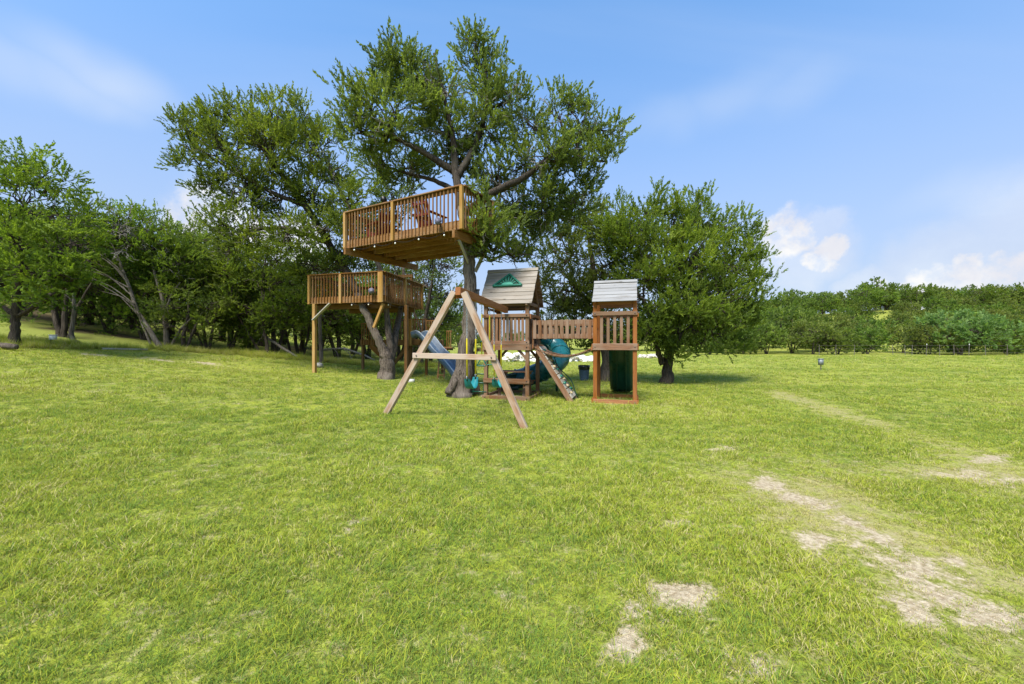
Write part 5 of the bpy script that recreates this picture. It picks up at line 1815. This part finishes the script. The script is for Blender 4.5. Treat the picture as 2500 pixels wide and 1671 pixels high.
# slate slide
sp = [P(1018, 822, 16.4), P(1030, 819, 16.3), P(1045, 832, 16.1), P(1065, 858, 15.7), P(1085, 878, 15.3), P(1105, 900, 14.9), P(1122, 920, 14.4), P(1140, 925, 14.0)]
cp3 = catmull(np.array([list(q) for q in sp]), np.linspace(0, 7, 30))
cp3[-8:, 2] = np.maximum(cp3[-8:, 2], [gz(x, y) + .14 for x, y, _ in cp3[-8:]])
tan3 = norm(np.gradient(cp3, axis=0))
hx = norm(np.cross(tan3.mean(0), np.array([0, 0, 1.])))
fr3 = [(c, hx, norm(np.cross(hx, t_))) for c, t_ in zip(cp3, tan3)]
sls = thing('slide', gp(1122, 928), 'slate blue straight slide with pale edges behind the swing frame', 'slide')
pr3 = [(-.24, .17), (-.23, .0), (-.1, -.03), (.1, -.03), (.23, 0), (.24, .17), (.28, .17), (.27, -.04), (.1, -.07), (-.1, -.07), (-.27, -.04), (-.28, .17)]
mb = MB(); mb.sweep(pr3, fr3); part('chute', mb, M['slide_blue'], sls, True)
for s in (-.26, .26):
    mb = MB(); mb.tube([list(c + x * s + y * .175) for c, x, y in fr3], .024, 6); part('edge', mb, M['slide_edge'], sls, True)


# ------------------------------------------------------------------ chairs on the upper deck
def adirondack(loc, rz, label):
    ch = thing('garden_chair', loc, label, 'chair', 'red garden chairs')
    R = Matrix.Translation(Vector(loc)) @ Matrix.Rotation(rz, 4, 'Z')
    w = lambda x, y, z: R @ Vector((x, y, z))
    rdir = (R.to_3x3() @ Vector((0, 0, 1)))
    m = M['red_paint']
    # faces -y (front)
    for s in (-1, 1):
        beam('leg', ch, w(s * .27, -.36, 0), w(s * .27, -.36, .56), .035, .10, m, R.to_3x3() @ Vector((0, 1, 0)))
        beam('leg', ch, w(s * .235, .38, .0), w(s * .235, -.36, .36), .03, .11, m)
        beam('armrest', ch, w(s * .30, -.44, .57), w(s * .30, .30, .57), .13, .024, m)
        beam('arm_support', ch, w(s * .27, .25, .22), w(s * .27, .25, .56), .03, .06, m, R.to_3x3() @ Vector((0, 1, 0)))
    for k in range(6):
        y = -.36 + k * .088
        beam('seat_slat', ch, w(-.26, y, .37 - k * .024), w(.26, y, .37 - k * .024), .078, .022, m)
    for k in range(6):
        x = -.215 + k * .086
        top = 1.0 - .10 * abs(k - 2.5) / 2.5
        tt_ = (top - .22) / .78
        beam('back_slat', ch, w(x, .10, .22), w(x * 1.15, .10 + .30 * tt_, top), .078, .02, m, R.to_3x3() @ Vector((0, 1, 0)))
    beam('back_brace', ch, w(-.29, .25, .52), w(.29, .25, .52), .03, .06, m)
    beam('back_brace', ch, w(-.24, .34, .80), w(.24, .34, .80), .03, .05, m)
    return ch


dk = zb + .234
adirondack(C0 + A_ * 1.75 + B_ * .72 + Z * dk, math.radians(150), 'red slatted garden chair near the middle of the upper deck')
adirondack(C0 + A_ * 3.65 + B_ * .8 + Z * dk, math.radians(-130), 'red slatted garden chair at the far left of the upper deck')


# ------------------------------------------------------------------ lamps, string lights
def rail_lamp(p, aim, mat, label, r0=.075, mount=None):
    t_ = thing('spot_lamp', p, label, 'lamp')
    aim = aim.normalized()
    mb = MB()
    prof_ = [(-.10, .02), (-.09, r0 * .6), (0, r0), (.05, r0 * 1.05), (.055, r0 * .9), (.03, r0 * .85)]
    mb.tube([list(p + aim * s) for s, _ in prof_], [q for _, q in prof_], 16)
    part('head', mb, mat, t_, True)
    if mount is not None:
        mb = MB(); mb.tube([list(mount), list(mount.lerp(p, .6)), list(p - aim * .05)], .013, 6); part('bracket', mb, M['black'], t_)


def front_pt(s, z, out=.12):
    return C0 + A_ * s - B_ * out + Z * z


rail_lamp(front_pt(2.72, 5.56, .02), Vector((.3, -1, -.25)), M['black'], 'round black spot lamp standing on the upper deck rail', .085, front_pt(2.72, 5.44, .02))
rail_lamp(front_pt(.66, 4.60, .16), Vector((.4, -1, .35)), M['lamp_grey'], 'grey round lamp fixed low on the upper deck front', .085, front_pt(.66, 4.5, .05))
q = L1 - fdir * .38 + outf * .16
rail_lamp(Vector((q.x, q.y, 3.36)), Vector((.1, -1, .2)), M['lamp_grey'], 'grey round lamp fixed on the lower deck beside its corner post', .10, Vector((q.x, q.y + .1, 3.26)))


def string_lights(pts, label, drop=.12):
    t_ = thing('string_lights', pts[0], label, 'string lights')
    mb = MB()
    path = []
    for a, c in zip(pts[:-1], pts[1:]):
        for q in np.linspace(0, 1, 7)[:-1]:
            p = a.lerp(c, float(q)); path.append(p - Z * (.09 * 4 * q * (1 - q)))
    path.append(pts[-1])
    mb.tube([list(p) for p in path], .006, 5, cap=False)
    part('cable', mb, M['black'], t_)
    for p in pts:
        mb = MB()
        mb.tube([list(p), list(p - Z * .05)], .014, 6); part('socket', mb, M['black'], t_)
        mb = MB()
        pr_ = [(.05, .010), (.06, .018), (.075, .024), (.09, .020), (.10, .006)]
        mb.tube([list(p - Z * s) for s, _ in pr_], [q for _, q in pr_], 8); part('bulb', mb, M['bulb'], t_, True)


string_lights([front_pt(s, zb - .02, .05) for s in (.55, 1.4, 2.25, 3.05, 3.9)] , 'string of white bulbs under the front edge of the upper deck')
string_lights([L0 + fdir * s + outf * .05 + Z * (zb2 - .01) for s in (1.9, 2.6)] + [L1 + sdir * s + outs * .05 + Z * (zb2 - .01) for s in (.25, 1.6)], 'string of white bulbs under the edge of the lower deck')
# dark box on the big trunk
p = P(1164, 716, 11.05)
mb = MB(); mb.box(p, (.13, .13, .16)); mb.box(p + Z * .09, (.16, .16, .025)); mb.box(p - Vector((.09, 0, 0)), (.06, .05, .05))
tag(part('nest_box', mb, M['t_post'], None), 'small dark box fixed to the thick grey trunk above the swings', 'box')
